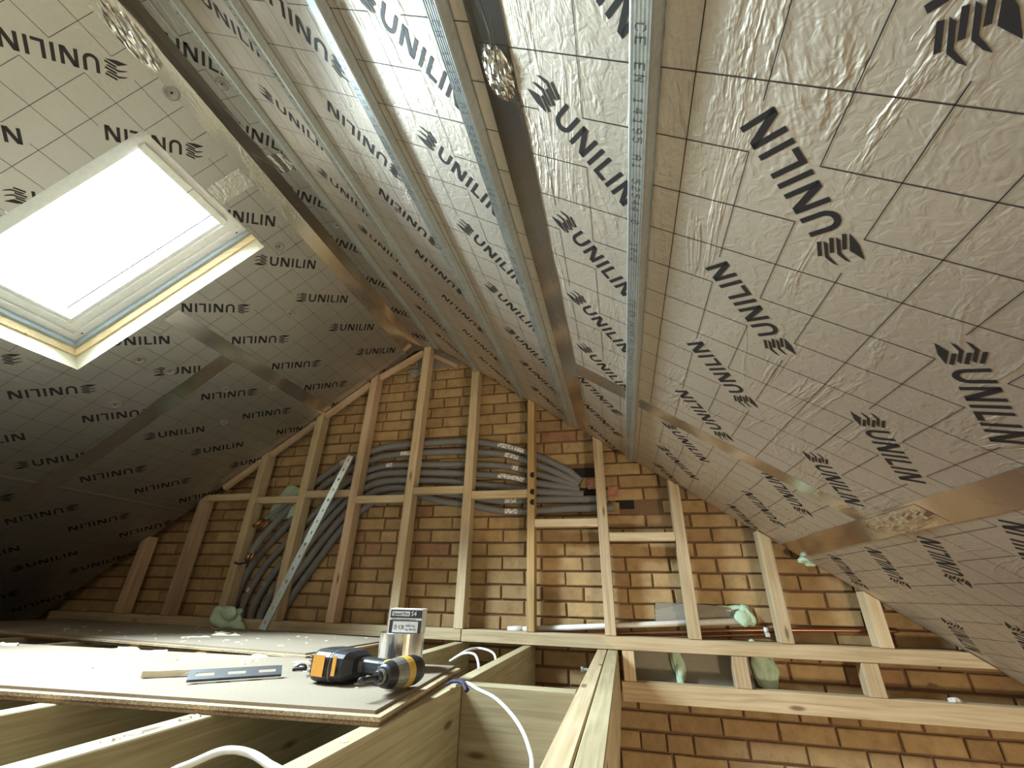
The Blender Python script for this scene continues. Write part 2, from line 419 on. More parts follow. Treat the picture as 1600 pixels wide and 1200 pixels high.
# ------------------------------------------------------------------ foil print: grid and word mark
def clip_half(poly, ax, val, keep_less):
    out = []
    for i in range(len(poly)):
        a, b2 = poly[i], poly[(i + 1) % len(poly)]
        ia = (a[ax] <= val) if keep_less else (a[ax] >= val); ib = (b2[ax] <= val) if keep_less else (b2[ax] >= val)
        if ia: out.append(a)
        if ia != ib:
            t = (val - a[ax]) / (b2[ax] - a[ax]); out.append((a[0] + t * (b2[0] - a[0]), a[1] + t * (b2[1] - a[1])))
    return out
def clip_rect(poly, r):
    for ax, val, less in ((0, r[0], False), (0, r[1], True), (1, r[2], False), (1, r[3], True)):
        poly = clip_half(poly, ax, val, less)
        if len(poly) < 3: return []
    return poly
def cut_hole(poly, h):
    res = []; rest = poly
    for ax, val, less in ((0, h[0], True), (0, h[1], False), (1, h[2], True), (1, h[3], False)):
        if len(rest) < 3: break
        o = clip_half(rest, ax, val, less)
        if len(o) >= 3: res.append(o)
        rest = clip_half(rest, ax, val, not less)
    return res
def word_polys():
    """UNILIN word mark with its folded-leaf logo: convex polygons, x = reading direction, centred, cap height 0.052"""
    P = []; h = 0.052; s = 0.0098
    def q(x0, x1, y0, y1): P.append([(x0, y0), (x1, y0), (x1, y1), (x0, y1)])
    # logo: three folded leaves
    lw = 0.060
    def L(pts, x=0): P.append([(x + a * lw, c * h) for a, c in pts])
    for k in range(3):
        y = 1.16 - 0.36 * k
        L([(0.50, y - 0.125), (1.0, y - 0.335), (1.04, y - 0.23), (0.52, y - 0.01)])
        yk = y - 0.17
        if k < 2:
            L([(0.0, yk - 0.21), (0.42, yk - 0.12), (0.42, yk - 0.01), (0.14, yk - 0.105)])
            L([(0.42, yk - 0.12), (0.86, yk - 0.29), (1.0, yk - 0.235), (0.42, yk - 0.01)])
        else:
            L([(-0.02, yk - 0.22), (0.52, yk - 0.30), (1.0, yk - 0.24), (0.42, yk + 0.0)])
    x = lw + 0.015
    # U
    wU = 0.042; ro = wU / 2; ri = ro - s; cy = ro
    q(x, x + s, cy, h); q(x + wU - s, x + wU, cy, h)
    for k in range(8):
        a0 = math.pi + math.pi * k / 8; a1 = math.pi + math.pi * (k + 1) / 8; cx = x + ro
        P.append([(cx + ro * math.cos(a0), cy + ro * math.sin(a0)), (cx + ro * math.cos(a1), cy + ro * math.sin(a1)),
                  (cx + ri * math.cos(a1), cy + ri * math.sin(a1)), (cx + ri * math.cos(a0), cy + ri * math.sin(a0))])
    x += wU + 0.011
    def N(x):
        wN = 0.044; q(x, x + s, 0, h); q(x + wN - s, x + wN, 0, h)
        P.append([(x + wN - s - 0.004, 0), (x + wN, 0), (x + s + 0.004, h), (x, h)]); return x + wN
    x = N(x) + 0.012
    q(x, x + s, 0, h); x += s + 0.012
    q(x, x + s, 0, h); q(x + s, x + 0.031, 0, s * 0.92); x += 0.031 + 0.007
    q(x, x + s, 0, h); x += s + 0.012
    x = N(x)
    k = 0.288 / x
    return [[(a * k - 0.144, c - h / 2) for a, c in p] for p in P]
WORD = word_polys(); R2 = math.sqrt(0.5)
def make_print(fn, sgn, rect, holes, texts, pY, gY, gt):
    """texts: (Yc, tc, flip); returns verts, faces of the print on the panel"""
    polys = []
    for (Yc, tc, fl) in texts:
        s = -1 if fl else 1
        for p in WORD:
            polys.append([(Yc + s * (x - y) * R2 * pY / 0.1, tc + sgn * s * (x + y) * R2) for x, y in p])
    def blocked(Y, t):
        for (Yc, tc, fl) in texts:
            a = (Y - Yc) * 0.1 / pY; c = (t - tc) * sgn
            al = (a + c) * R2; ac = (c - a) * R2
            if abs(al) < 0.158 and abs(ac) < 0.036: return True
        return False
    def core(Ya, ta, Yb, tb):
        for (Yc, tc, fl) in texts:
            f = lambda Y, t: ((((Y - Yc) * 0.1 / pY) + (t - tc) * sgn) * R2, ((t - tc) * sgn - (Y - Yc) * 0.1 / pY) * R2)
            a, c = f(Ya, ta), f(Yb, tb)
            if a[1] * c[1] < -1e-9:
                k = a[1] / (a[1] - c[1]); al = a[0] + k * (c[0] - a[0])
                if abs(al) < 0.115: return True
        return False
    lw = 0.00075
    def seg(Ya, ta, Yb, tb, horiz):
        if core(Ya, ta, Yb, tb): return
        n = 12; run = None
        for i in range(n + 1):
            k = (i + 0.5) / n
            ok = i < n and not blocked(Ya + (Yb - Ya) * k, ta + (tb - ta) * k)
            if ok and run is None: run = i / n
            if not ok and run is not None:
                e = i / n; y0, y1 = Ya + (Yb - Ya) * run, Ya + (Yb - Ya) * e; t0, t1 = ta + (tb - ta) * run, ta + (tb - ta) * e
                if horiz: polys.append([(y0, t0 - lw), (y1, t0 - lw), (y1, t0 + lw), (y0, t0 + lw)])
                else: polys.append([(y0 - lw, t0), (y0 + lw, t0), (y0 + lw, t1), (y0 - lw, t1)])
                run = None
    i0, i1 = math.floor((rect[0] - gY) / pY), math.ceil((rect[1] - gY) / pY)
    j0, j1 = math.floor((rect[2] - gt) / 0.1), math.ceil((rect[3] - gt) / 0.1)
    for i in range(i0, i1 + 1):
        for j in range(j0, j1 + 1):
            Y, t = gY + i * pY, gt + j * 0.1
            seg(Y, t, Y + pY, t, True); seg(Y, t, Y, t + 0.1, False)
    V, F = [], []
    for p in polys:
        p = clip_rect(p, rect); ps = [p] if p else []
        for h in holes: ps = [o for q2 in ps for o in cut_hole(q2, h)]
        for p2 in ps:
            o = len(V); V += [fn(a, c, 0.0007) for a, c in p2]; F.append(tuple(range(o, o + len(p2))))
    return V, F
def panel(root, fn, sgn, rect, holes, rows, Y0, pY, mat):
    """one foil-faced insulation board: rows = (tc, flip)"""
    g = 0.0012; r = (rect[0] + g, rect[1] - g, rect[2] + g, rect[3] - g)
    V, F, sd = plate_geo(r, holes, lambda u, v, d: fn(u, v, -d), 0.09)
    p = add('insulation_panel', V, F, mat, root, midx=sd, mat2='pir')
    texts = []
    per = 3 * pY
    for tc, fl in rows:
        k = math.ceil((rect[0] - 0.15 - Y0) / per)
        while Y0 + k * per < rect[1] + 0.15: texts.append((Y0 + k * per, tc, fl)); k += 1
    V, F = make_print(fn, sgn, r, holes, texts, pY, Y0 + pY / 2, rows[0][0])
    tag(add('printed_lettering', V, F, 'print', p), 'black UNILIN lettering and grid lines printed on the foil')
    return p

# ------------------------------------------------------------------ setting: ceiling slopes
YB, YN = 2.50, -2.4           # far and near ends of the roof lining
YW = 2.60                     # brick face
YF = 2.47                     # front of the studs
def deck(name, fn, rect, holes, label):
    V, F, sd = plate_geo(rect, holes, lambda u, v, d: fn(u, v, -0.092 - d), 0.03)
    return tag(add(name, V, F, 'roof_dk'), label, kind='structure')
HOLE = (0.627, 1.224, 0.25, 1.276)
HOLE2 = (-0.999, -0.402, 0.25, 1.276)      # opening of an added, unseen window behind the photographer
cl = deck('ceiling_left', LP, (YN, YW + 0.1, -0.06, 3.6), [HOLE, HOLE2], 'left roof slope lined with silver foil insulation panels')
cr = deck('ceiling_right', RP, (YN, YW + 0.1, -0.14, 3.7), [], 'right roof slope lined with silver foil insulation panels')
cf = deck('ceiling_ridge', FP, (YN, YW + 0.1, -0.08, 0.26), [], 'narrow flat strip of foil board under the ridge')
pans = []
# left slope: rows given as (t of the row, upside-down)
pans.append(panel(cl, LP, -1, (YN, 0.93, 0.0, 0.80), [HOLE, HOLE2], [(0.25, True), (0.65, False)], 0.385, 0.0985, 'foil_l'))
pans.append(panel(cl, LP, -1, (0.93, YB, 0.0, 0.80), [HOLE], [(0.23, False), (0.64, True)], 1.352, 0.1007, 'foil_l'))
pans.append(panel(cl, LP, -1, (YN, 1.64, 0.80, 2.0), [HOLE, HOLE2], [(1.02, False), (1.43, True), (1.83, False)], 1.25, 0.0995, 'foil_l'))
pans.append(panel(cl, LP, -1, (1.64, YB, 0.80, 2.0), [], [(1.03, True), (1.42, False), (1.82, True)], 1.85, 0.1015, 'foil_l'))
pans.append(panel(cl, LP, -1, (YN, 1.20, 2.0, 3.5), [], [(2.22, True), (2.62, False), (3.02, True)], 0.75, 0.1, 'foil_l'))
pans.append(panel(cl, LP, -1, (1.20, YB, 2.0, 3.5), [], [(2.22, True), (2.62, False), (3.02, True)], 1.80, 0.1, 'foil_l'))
# right slope
pans.append(panel(cr, RP, 1, (YN, YB, -0.06, 1.20), [], [(0.175, False), (0.575, True), (0.972, False)], 0.722, 0.1035, 'foil_r'))
pans.append(panel(cr, RP, 1, (YN, 1.645, 1.20, 2.38), [], [(1.385, False), (1.783, True), (2.183, False)], 0.548, 0.1035, 'foil_r'))
pans.append(panel(cr, RP, 1, (1.645, YB, 1.20, 2.38), [], [(1.353, True), (1.755, False), (2.153, True)], 1.80, 0.102, 'foil_r'))
pans.append(panel(cr, RP, 1, (YN, YB, 2.38, 3.6), [], [(2.57, True), (2.97, False), (3.37, True)], 1.68, 0.107, 'foil_r'))
# flat ridge strip: seen from below, t runs to +x
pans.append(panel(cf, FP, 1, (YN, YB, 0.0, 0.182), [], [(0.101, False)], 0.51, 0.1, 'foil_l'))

# washers that hold the panels (parts of the panel they sit on)
def washer(p, fn, Y, t, r=0.034):
    n = (fn(0, 0, 1) - fn(0, 0, 0))
    v, f = lathe_geo([(r, 0.0005), (r, 0.003), (r * 0.8, 0.004), (r * 0.35, 0.0022), (r * 0.2, 0.0022)], fn(Y, t), n, 20)
    wv = add('fixing_washer', v, f, 'washer', p, smooth=False)
    v, f = lathe_geo([(r * 0.16, 0.0), (r * 0.16, 0.0028), (r * 0.1, 0.0032)], fn(Y, t), n, 8)
    add('screw_head', v, f, 'dark', p)
for Y, t in ((0.583, 0.084), (-0.2, 0.4)): washer(pans[0], LP, Y, t, 0.026)
for Y, t in ((1.263, 0.198), (1.62, 0.42)): washer(pans[1], LP, Y, t, 0.024)
for Y, t in ((1.496, 1.073), (1.48, 1.381), (1.35, 1.09)): washer(pans[2], LP, Y, t, 0.028)
for Y, t in ((2.003, 1.225), (1.80, 1.02), (2.364, 1.273), (2.0, 0.86)): washer(pans[3], LP, Y, t, 0.024)
for Y, t in ((0.614, 0.12), (1.285, 0.137)): washer(pans[10], FP, Y, t, 0.022)
washer(pans[6], RP, 1.0, 0.52, 0.016)

# ------------------------------------------------------------------ foil tape over the joints
def tape(fn, pts, wid, label, mat='tape', d=0.0016, seed=1, n=14):
    """flat tape along a line of (Y,t) points with slightly uneven edges"""
    rnd = random.Random(seed); path = catmull([(p[0], p[1], 0) for p in pts], n) if len(pts) > 2 else [Vector((*pts[0], 0)).lerp(Vector((*pts[1], 0)), k / 40) for k in range(41)]
    V, F = [], []
    for i, p in enumerate(path):
        dv = (path[min(i + 1, len(path) - 1)] - path[max(i - 1, 0)]).normalized(); nn = Vector((-dv.y, dv.x, 0))
        for k in range(5):
            s = (k / 4 - 0.5) * wid + (rnd.uniform(-1, 1) * 0.0018 if k in (0, 4) else 0)
            q = p + nn * s
            V.append(fn(q.x, q.y, d))
    for i in range(len(path) - 1):
        for k in range(4): a = i * 5 + k; F.append((a, a + 1, a + 6, a + 5))
    o = add('foil_tape', V, F, mat)
    md = o.modifiers.new('thickness', 'SOLIDIFY'); md.thickness = 0.0006; md.offset = 0
    return tag(o, label, 'tape', None)
def fold_fn(Y, s, d):          # wraps over the left ridge fold: s < 0 on the flat, s > 0 on the left slope
    return LP(Y, s + 0.017, d) if s >= 0 else FP(Y, -s, d)
tape(RP, [(YN, 1.205), (2.49, 1.20)], 0.082, 'long shiny tape strip over the joint beside the second channel', seed=3)
tape(RP, [(YN, 2.385), (2.49, 2.385)], 0.095, 'shiny brownish tape strip along the low joint of the right slope', seed=4)
tape(RP, [(1.645, 1.54), (1.655, 2.335)], 0.085, 'faint cross tape on the right slope right of the last channel', seed=5)
tape(RP, [(1.62, 1.245), (1.62, 1.475)], 0.11, 'crinkled cross tape between the two rightmost channels', 'tape_crinkle', seed=6)
tape(LP, [(1.25, 0.80), (2.49, 0.80)], 0.085, 'wide tape strip running from the roof window to the gable', seed=7)
tape(LP, [(1.63, 0.845), (1.645, 1.3), (1.66, 1.7), (1.64, 2.3)], 0.085, 'creased tape strip running down the left slope to the eaves', 'tape', seed=8)
tape(fold_fn, [(YN, 0.0), (2.47, 0.0)], 0.134, 'long creased tape strip along the ridge fold', seed=9)
tape(LP, [(0.93, 0.075), (0.93, 0.245)], 0.085, 'crumpled tape patch above the roof window corner', 'tape_crinkle', seed=10)
tape(FP, [(0.93, 0.070), (0.93, 0.165)], 0.085, 'crumpled tape patch across the flat ridge strip', 'tape_crinkle', seed=11)
# lumps of crumpled foil
def lump(fn, Y, t, ry, rt, label, seed):
    rnd = random.Random(seed); V, F = [], []; n = 15
    for i in range(n):
        for j in range(n):
            a, c = 2 * i / (n - 1) - 1, 2 * j / (n - 1) - 1; rr = math.hypot(a, c)
            hgt = max(0, 1 - rr) * 0.010 + (rnd.uniform(0, 0.005) if rr < 0.9 else 0)
            V.append(fn(Y + a * ry, t + c * rt, 0.0028 + hgt))
    for i in range(n - 1):
        for j in range(n - 1): q = i * n + j; F.append((q, q + 1, q + n + 1, q + n))
    o = add('crumpled_foil_patch', V, F, 'tape'); md = o.modifiers.new('thickness', 'SOLIDIFY'); md.thickness = 0.0006
    return tag(o, label, 'foil patch')
lump(RP, 0.44, 1.205, 0.05, 0.034, 'crumpled foil patch with a bulge on the long tape strip', 21)
lump(LP, 0.42, 0.06, 0.10, 0.035, 'crinkled bright foil patch on the ridge tape at the top edge', 22)
lump(RP, 1.55, 2.385, 0.16, 0.04, 'crumpled mottled foil patch on the low tape strip of the right slope', 23)

# ------------------------------------------------------------------ steel channels under the right slope
DOT = {'C': ['.###.', '#...#', '#....', '#....', '#....', '#...#', '.###.'], 'E': ['#####', '#....', '#....', '####.', '#....', '#....', '#####'],
       'N': ['#...#', '##..#', '#.#.#', '#.#.#', '#..##', '#...#', '#...#'], '1': ['..#..', '.##..', '..#..', '..#..', '..#..', '..#..', '.###.'],
       '4': ['...#.', '..##.', '.#.#.', '#..#.', '#####', '...#.', '...#.'], '9': ['.###.', '#...#', '#...#', '.####', '....#', '...#.', '.##..'],
       '5': ['#####', '#....', '####.', '....#', '....#', '#...#', '.###.'], 'A': ['.###.', '#...#', '#...#', '#####', '#...#', '#...#', '#...#'],
       '2': ['.###.', '#...#', '....#', '..##.', '.#...', '#....', '#####'], '8': ['.###.', '#...#', '#...#', '.###.', '#...#', '#...#', '.###.'],
       '-': ['.....', '.....', '.....', '.###.', '.....', '.....', '.....'], '0': ['.###.', '#...#', '#..##', '#.#.#', '##..#', '#...#', '.###.'],
       '/': ['....#', '....#', '...#.', '..#..', '.#...', '#....', '#....'], ' ': ['.....'] * 7}
def channel(t1, text_start, label):
    """top-hat channel; t1 = its lower contact edge on the slope"""
    w, h = 0.036, 0.025; t0 = t1 - w
    prof = [(t0 - 0.011, 0.0016), (t0 - 0.0005, 0.0016), (t0, h * 0.9), (t0 + 0.003, h)]
    k = 5; a, bb = t0 + 0.003, t1 - 0.003
    for i in range(k):
        c0 = a + (bb - a) * (i + 0.15) / k; c1 = a + (bb - a) * (i + 0.85) / k
        prof += [(c0, h), (c0 + 0.0006, h - 0.0012), (c1 - 0.0006, h - 0.0012), (c1, h)]
    prof += [(bb, h), (t1, h * 0.9), (t1 + 0.0005, 0.0016), (t1 + 0.004, 0.0016)]
    Ya, Yb = -2.2, 2.47
    root = thing('ceiling_channel', RP(0.6, t1 - w / 2, 0), label, 'steel channel', 'steel channels under the right slope')
    V, F = [], []
    for (t, d) in prof: V += [RP(Ya, t, d), RP(Yb, t, d)]
    for i in range(len(prof) - 1): F.append((2 * i, 2 * i + 1, 2 * i + 3, 2 * i + 2))
    o = add('channel_body', V, F, 'galv', root)
    md = o.modifiers.new('thickness', 'SOLIDIFY'); md.thickness = 0.0008; md.offset = 1
    V, F = [], []; dt = 0.0021; s = 0.00085
    for rep in range(4):
        y = text_start + rep * 0.62
        for ch in 'CE EN 14195 A1 52544-8 - 10/2':
            for r, row in enumerate(DOT[ch]):
                for c, px in enumerate(row):
                    if px == '#':
                        Y = y + c * dt * 0.95; t = t0 + w / 2 + (3 - r) * dt * 1.2
                        if Y > Yb - 0.02: continue
                        o0 = len(V); V += [RP(Y - s, t - s, h + 0.0011), RP(Y + s, t - s, h + 0.0011), RP(Y + s, t + s, h + 0.0011), RP(Y - s, t + s, h + 0.0011)]
                        F.append((o0, o0 + 1, o0 + 2, o0 + 3))
            y += 0.0165
    tag(add('dotted_stamp', V, F, 'print', root), 'dotted black marking CE EN 14195 A1 52544-8')
    for Y in (0.55, 1.15, 1.75, 2.3):
        v, f = lathe_geo([(0.004, 0), (0.004, 0.002), (0.002, 0.003)], RP(Y, t0 - 0.006, 0.0016), RP(0, 0, 1) - RP(0, 0, 0), 8)
        add('screw', v, f, 'steel_dk', root)
    return root
for t1, ts, lb in ((1.528, 0.327, 'galvanised steel channel nearest the camera, rightmost under the right slope'),
                   (1.120, 0.30, 'galvanised steel channel beside the long shiny tape strip'),
                   (0.742, 0.40, 'galvanised steel channel third from the right, mid slope'),
                   (0.342, 0.25, 'galvanised steel channel second from the ridge'),
                   (-0.040, 0.35, 'galvanised steel channel along the ridge fold')):
    channel(t1, ts, lb)

# ------------------------------------------------------------------ roof window
def roof_window(name, HL, label):
    wr = bpy.data.objects.new(name, None); COL.objects.link(wr); wr.location = LP((HL[0] + HL[1]) / 2, HL[3], 0); WL[wr.name] = wr.location.copy()
    tag(wr, label, kind='structure')
    def ring(nm, o, i, d0, d1, mat):
        """rectangular ring: r = (Y0,Y1,t0,t1), depth d0..d1 outward; one bar each side"""
        quads = [((o[0], o[2]), (o[1], o[2]), (i[1], i[2]), (i[0], i[2])), ((o[1], o[2]), (o[1], o[3]), (i[1], i[3]), (i[1], i[2])),
                 ((o[1], o[3]), (o[0], o[3]), (i[0], i[3]), (i[1], i[3])), ((o[0], o[3]), (o[0], o[2]), (i[0], i[2]), (i[0], i[3]))]
        for q in quads: add(nm, [LP(y, t, -d0) for y, t in q] + [LP(y, t, -d1) for y, t in q], BF, mat, wr)
    def inset(k): return (HL[0] + k, HL[1] - k, HL[2] + k, HL[3] - k)
    def bar(nm, y0, y1, t0, t1, d0, d1, mat, par, bevel=0):
        c = [(y0, t0), (y1, t0), (y1, t1), (y0, t1)]
        return add(nm, [LP(y, t, -d0) for y, t in c] + [LP(y, t, -d1) for y, t in c], BF, mat, par, bevel=bevel)
    ring('trimmer_board', inset(-0.045), inset(0.007), 0.0905, 0.140, 'pine_lt')
    ring('liner', inset(-0.03), inset(0.020), 0.1405, 0.205, 'frame_grey')
    ring('frame_bar', inset(0.012), inset(0.05), 0.175, 0.24, 'frame')
    ring('sash_bar', inset(0.050), inset(0.085), 0.19, 0.25, 'frame')
    ring('glazing_bead', inset(0.083), inset(0.102), 0.20, 0.245, 'frame')
    gr = inset(0.098)
    bar('pane', gr[0], gr[1], gr[2], gr[3], 0.225, 0.229, 'glass', wr)
    bar('spacer_bar', gr[1] - 0.045, gr[1] - 0.040, gr[2] + 0.01, gr[3] - 0.03, 0.219, 0.2245, 'steel_dk', wr)
    vb = bar('ventilation_bar', gr[0] - 0.01, gr[1], HL[2] + 0.068, HL[2] + 0.102, 0.165, 0.195, 'frame', wr, 0.004)
    ym = HL[0] + 0.303
    bar('vent_joint', ym, ym + 0.004, HL[2] + 0.066, HL[2] + 0.104, 0.164, 0.170, 'frame_grey', vb)
    for t in (HL[2] + 0.08, HL[3] - 0.076):
        v, f = lathe_geo([(0.004, 0), (0.004, 0.002)], LP(HL[1] - 0.034, t, -0.174), NL, 8); add('screw', v, f, 'steel_dk', wr)
roof_window('window_1', HOLE, 'white framed roof window in the left slope')
roof_window('added_window', HOLE2, 'added unseen roof window farther back in the left slope')  # unseen window added to bring in cool light from behind

# ------------------------------------------------------------------ gable wall of single bricks
def roof_z(x):
    return min(ZR - SR * (x - XR), ZL + SL * (x - XL), FZ)
wb = add('wall_back', [(-4.6, YW + 0.011, -2.84), (2.9, YW + 0.011, -2.84), (2.9, YW + 0.011, -0.9), (-1.26, YW + 0.011, 1.95), (-4.6, YW + 0.011, -0.5),
                       (-4.6, YW + 0.2, -2.84), (2.9, YW + 0.2, -2.84), (2.9, YW + 0.2, -0.9), (-1.26, YW + 0.2, 1.95), (-4.6, YW + 0.2, -0.5)],
         [(0, 1, 2, 3, 4), (9, 8, 7, 6, 5), (0, 5, 6, 1), (1, 6, 7, 2), (2, 7, 8, 3), (3, 8, 9, 4), (4, 9, 5, 0)], 'mortar')
tag(wb, 'gable end wall of ochre brick with brown mortar', kind='structure')
PX, PZ = 0.2335, 0.0762; BL, BH = PX - 0.011, PZ - 0.0105
def brick_mesh(L, hgt, seed):
    rnd = random.Random(seed); bm = bmesh.new()
    vs = [bm.verts.new((x + rnd.uniform(-1, 1) * 0.0025, y + (rnd.uniform(-1, 1) * 0.0018 if y < 0 else 0), z + rnd.uniform(-1, 1) * 0.0018))
          for x, y, z in boxv(-L / 2, L / 2, 0.0, 0.03, -hgt / 2, hgt / 2)]
    for q in BF: bm.faces.new([vs[i] for i in q])
    front = [e for e in bm.edges if all(v.co.y < 0.015 for v in e.verts)]
    bmesh.ops.bevel(bm, geom=front, offset=0.004, segments=1, affect='EDGES')
    me = bpy.data.meshes.new('brick'); bm.to_mesh(me); bm.free(); me.materials.append(M['brick']); return me
FULL = [brick_mesh(BL, BH, 100 + i) for i in range(7)]
HALF = [brick_mesh(BL / 2 - 0.004, BH, 200 + i) for i in range(3)]
RR = Matrix((right_ax, down_ax, fwd_ax))
def proj(p):
    d = RR @ Vector(p); return (800 + 660.29 * d.x / d.z, 600 + 660.29 * d.y / d.z) if d.z > 0.05 else None
cands = []
zr0 = 0.0374 * 2.60 / 2.57 - PZ / 2       # centre of the course with index 0
for r in range(-24, 14):
    z = zr0 - r * PZ
    ph = 0.2545 if r % 2 == 0 else 0.3905
    rnd = random.Random(r * 17 + 5)
    k0 = int((-4.4 - ph) / PX) - 1
    for k in range(k0, k0 + 32):
        x = ph + (k + 0.5) * PX
        if x < -4.2 or x > 2.3: continue
        if z > roof_z(x - 0.1) + 0.16 and z > roof_z(x + 0.1) + 0.16: continue
        if z < -0.52 and x < -0.15: continue
        if z < -0.80: continue
        # openings where the pipes come through
        if abs(x + 0.165) < 0.10 and 0.62 < z < 0.70: continue
        if abs(x + 0.10) < 0.14 and 0.53 < z < 0.60: continue
        if abs(x - 0.02) < 0.13 and 0.43 < z < 0.53 and -0.02 < x: continue
        # cement fill under the plate and beside the pipes
        if 0.02 < x < 0.55 and -0.40 < z < -0.22: continue
        cands.append((x, z, rnd.random()))
def view_area(c):
    x, z, _ = c
    q = [proj((x + sx * BL / 2, YW, z + sz * BH / 2)) for sx, sz in ((-1, -1), (1, -1), (1, 1), (-1, 1))]
    if any(p is None for p in q): return 0
    cx = sum(p[0] for p in q) / 4; cy = sum(p[1] for p in q) / 4
    if not (-30 < cx < 1630 and -30 < cy < 1230): return 0
    if z > roof_z(x) + 0.09: return 1
    if z < -0.24 and x < -0.62 and not (-1.35 < x < -0.6 and z > -0.42): return 0.5
    return abs(sum(q[i][0] * q[(i + 1) % 4][1] - q[(i + 1) % 4][0] * q[i][1] for i in range(4))) / 2
cands.sort(key=view_area, reverse=True)
restV, restF = [], []
for n_, (x, z, rv) in enumerate(cands):
    jx, jz = random.uniform(-0.0015, 0.0015), random.uniform(-0.001, 0.001); jy = random.uniform(-0.003, 0.002)
    two = rv < 0.10
    for s in ((-1, 1) if two else (0,)):
        me = random.choice(HALF if two else FULL); xx = x + s * PX / 4
        if n_ < 270:
            o = bpy.data.objects.new('brick', me); COL.objects.link(o); o.parent = wb; o.location = (xx + jx, YW + jy, z + jz)
        else:
            b0 = len(restV); restV += [Vector((v.co.x + xx + jx, v.co.y + YW + jy, v.co.z + z + jz)) for v in me.vertices]
            restF += [tuple(i + b0 for i in p.vertices) for p in me.polygons]
rb = add('brick_rest', restV, restF, 'brick_i', wb); tag(rb, 'remaining ochre bricks of the gable', kind='stuff')
# dark slabs painted as the shade in missing brick holes, broken brick lumps
def chunk(name, x0, x1, y0, y1, z0, z1, mat, seed, parent=None, j=0.006):
    rnd = random.Random(seed); bm = bmesh.new()
    vs = [bm.verts.new([c + rnd.uniform(-j, j) for c in v]) for v in boxv(x0, x1, y0, y1, z0, z1)]
    for q in BF: bm.faces.new([vs[i] for i in q])
    bmesh.ops.subdivide_edges(bm, edges=list(bm.edges), cuts=2, use_grid_fill=True)
    for v in bm.verts: v.co += Vector((rnd.uniform(-j, j), rnd.uniform(-j, j), rnd.uniform(-j, j))) * 0.5
    base = WL[parent.name] if parent else Vector((0, 0, 0))
    me = bpy.data.meshes.new(name); bm.to_mesh(me); bm.free(); me.materials.append(M[mat])
    o = bpy.data.objects.new(name, me); COL.objects.link(o)
    for v in me.vertices: v.co -= base
    if parent: o.parent = parent
    WL[o.name] = base; return o
box('cavity_shade', (-0.275, -0.055, YW + 0.004, YW + 0.0105, 0.53, 0.70), 'dark', wb)
box('cavity_shade', (0.0, 0.10, YW + 0.004, YW + 0.0105, 0.45, 0.53), 'dark', wb)
M['broken'] = simple('broken_pink_brick', (0.50, 0.22, 0.14), 0.9, 0, 0.8, 60)
chunk('broken_brick', -0.16, -0.075, YW - 0.012, YW + 0.02, 0.565, 0.625, 'broken', 5, wb)
chunk('broken_brick', -0.045, 0.015, YW - 0.010, YW + 0.02, 0.52, 0.575, 'broken', 6, wb)
chunk('cement_fill', 0.015, 0.56, YW - 0.002, YW + 0.03, -0.405, -0.215, 'cement', 8, wb, 0.004)
chunk('cement_patch', 0.15, 0.565, YW - 0.006, YW + 0.02, -0.115, -0.035, 'cement', 9, wb, 0.014)
chunk('cement_patch', -1.42, -1.05, YW - 0.004, YW + 0.02, 1.50, 1.66, 'cement', 10, wb, 0.01)

# other walls and the lower room, outside the view
tag(box('wall_front', (-4.6, 2.9, -2.55, -2.4, -2.84, 1.9), 'plaster'), kind='structure')
tag(box('wall_left', (-4.75, -4.6, -2.55, 2.8, -2.84, 0.4), 'plaster'), kind='structure')
tag(box('wall_right', (2.75, 2.9, -2.55, 2.8, -2.84, 0.2), 'plaster'), kind='structure')
tag(box('floor', (-4.6, 2.9, -2.55, 2.8, -2.94, -2.84), 'chip_face'), kind='structure')
tag(box('ceiling_below', (-4.6, -0.06, -2.4, 2.585, -0.455, -0.4425), 'board_back_dark'), kind='structure')

# ------------------------------------------------------------------ studs and rails of the gable framing
SD = 0.077; SWD = 0.054
studs = [(-3.255, 'pine_red', 'short dark pine stud at the far left eaves'), (-2.865, 'pine_red', 'dim pine stud second from the left eaves'),
         (-2.440, 'pine', 'pine stud just left of the cut copper pipe ends'), (-2.055, 'pine', 'pine stud crossing the pipe bundle left of the leaning rail'),
         (-1.665, 'pine_red', 'reddish pine stud the leaning rail rests against'), (-1.268, 'pine', 'tallest pine stud under the ridge'),
         (-0.880, 'pine', 'pine stud next to the right of the ridge stud'), (-0.485, 'pine_old', 'narrow amber stud with three dark spots on its edge'),
         (-0.080, 'pine', 'pale pine stud in front of the hole where the pipes enter'), (0.315, 'pine', 'pale pine stud right of the pipe hole with a noggin on its left'),
         (0.708, 'pine', 'pale pine stud crossing the copper pipe'), (1.095, 'pine', 'short pale pine stud at the right eaves')]
ZP = -0.181
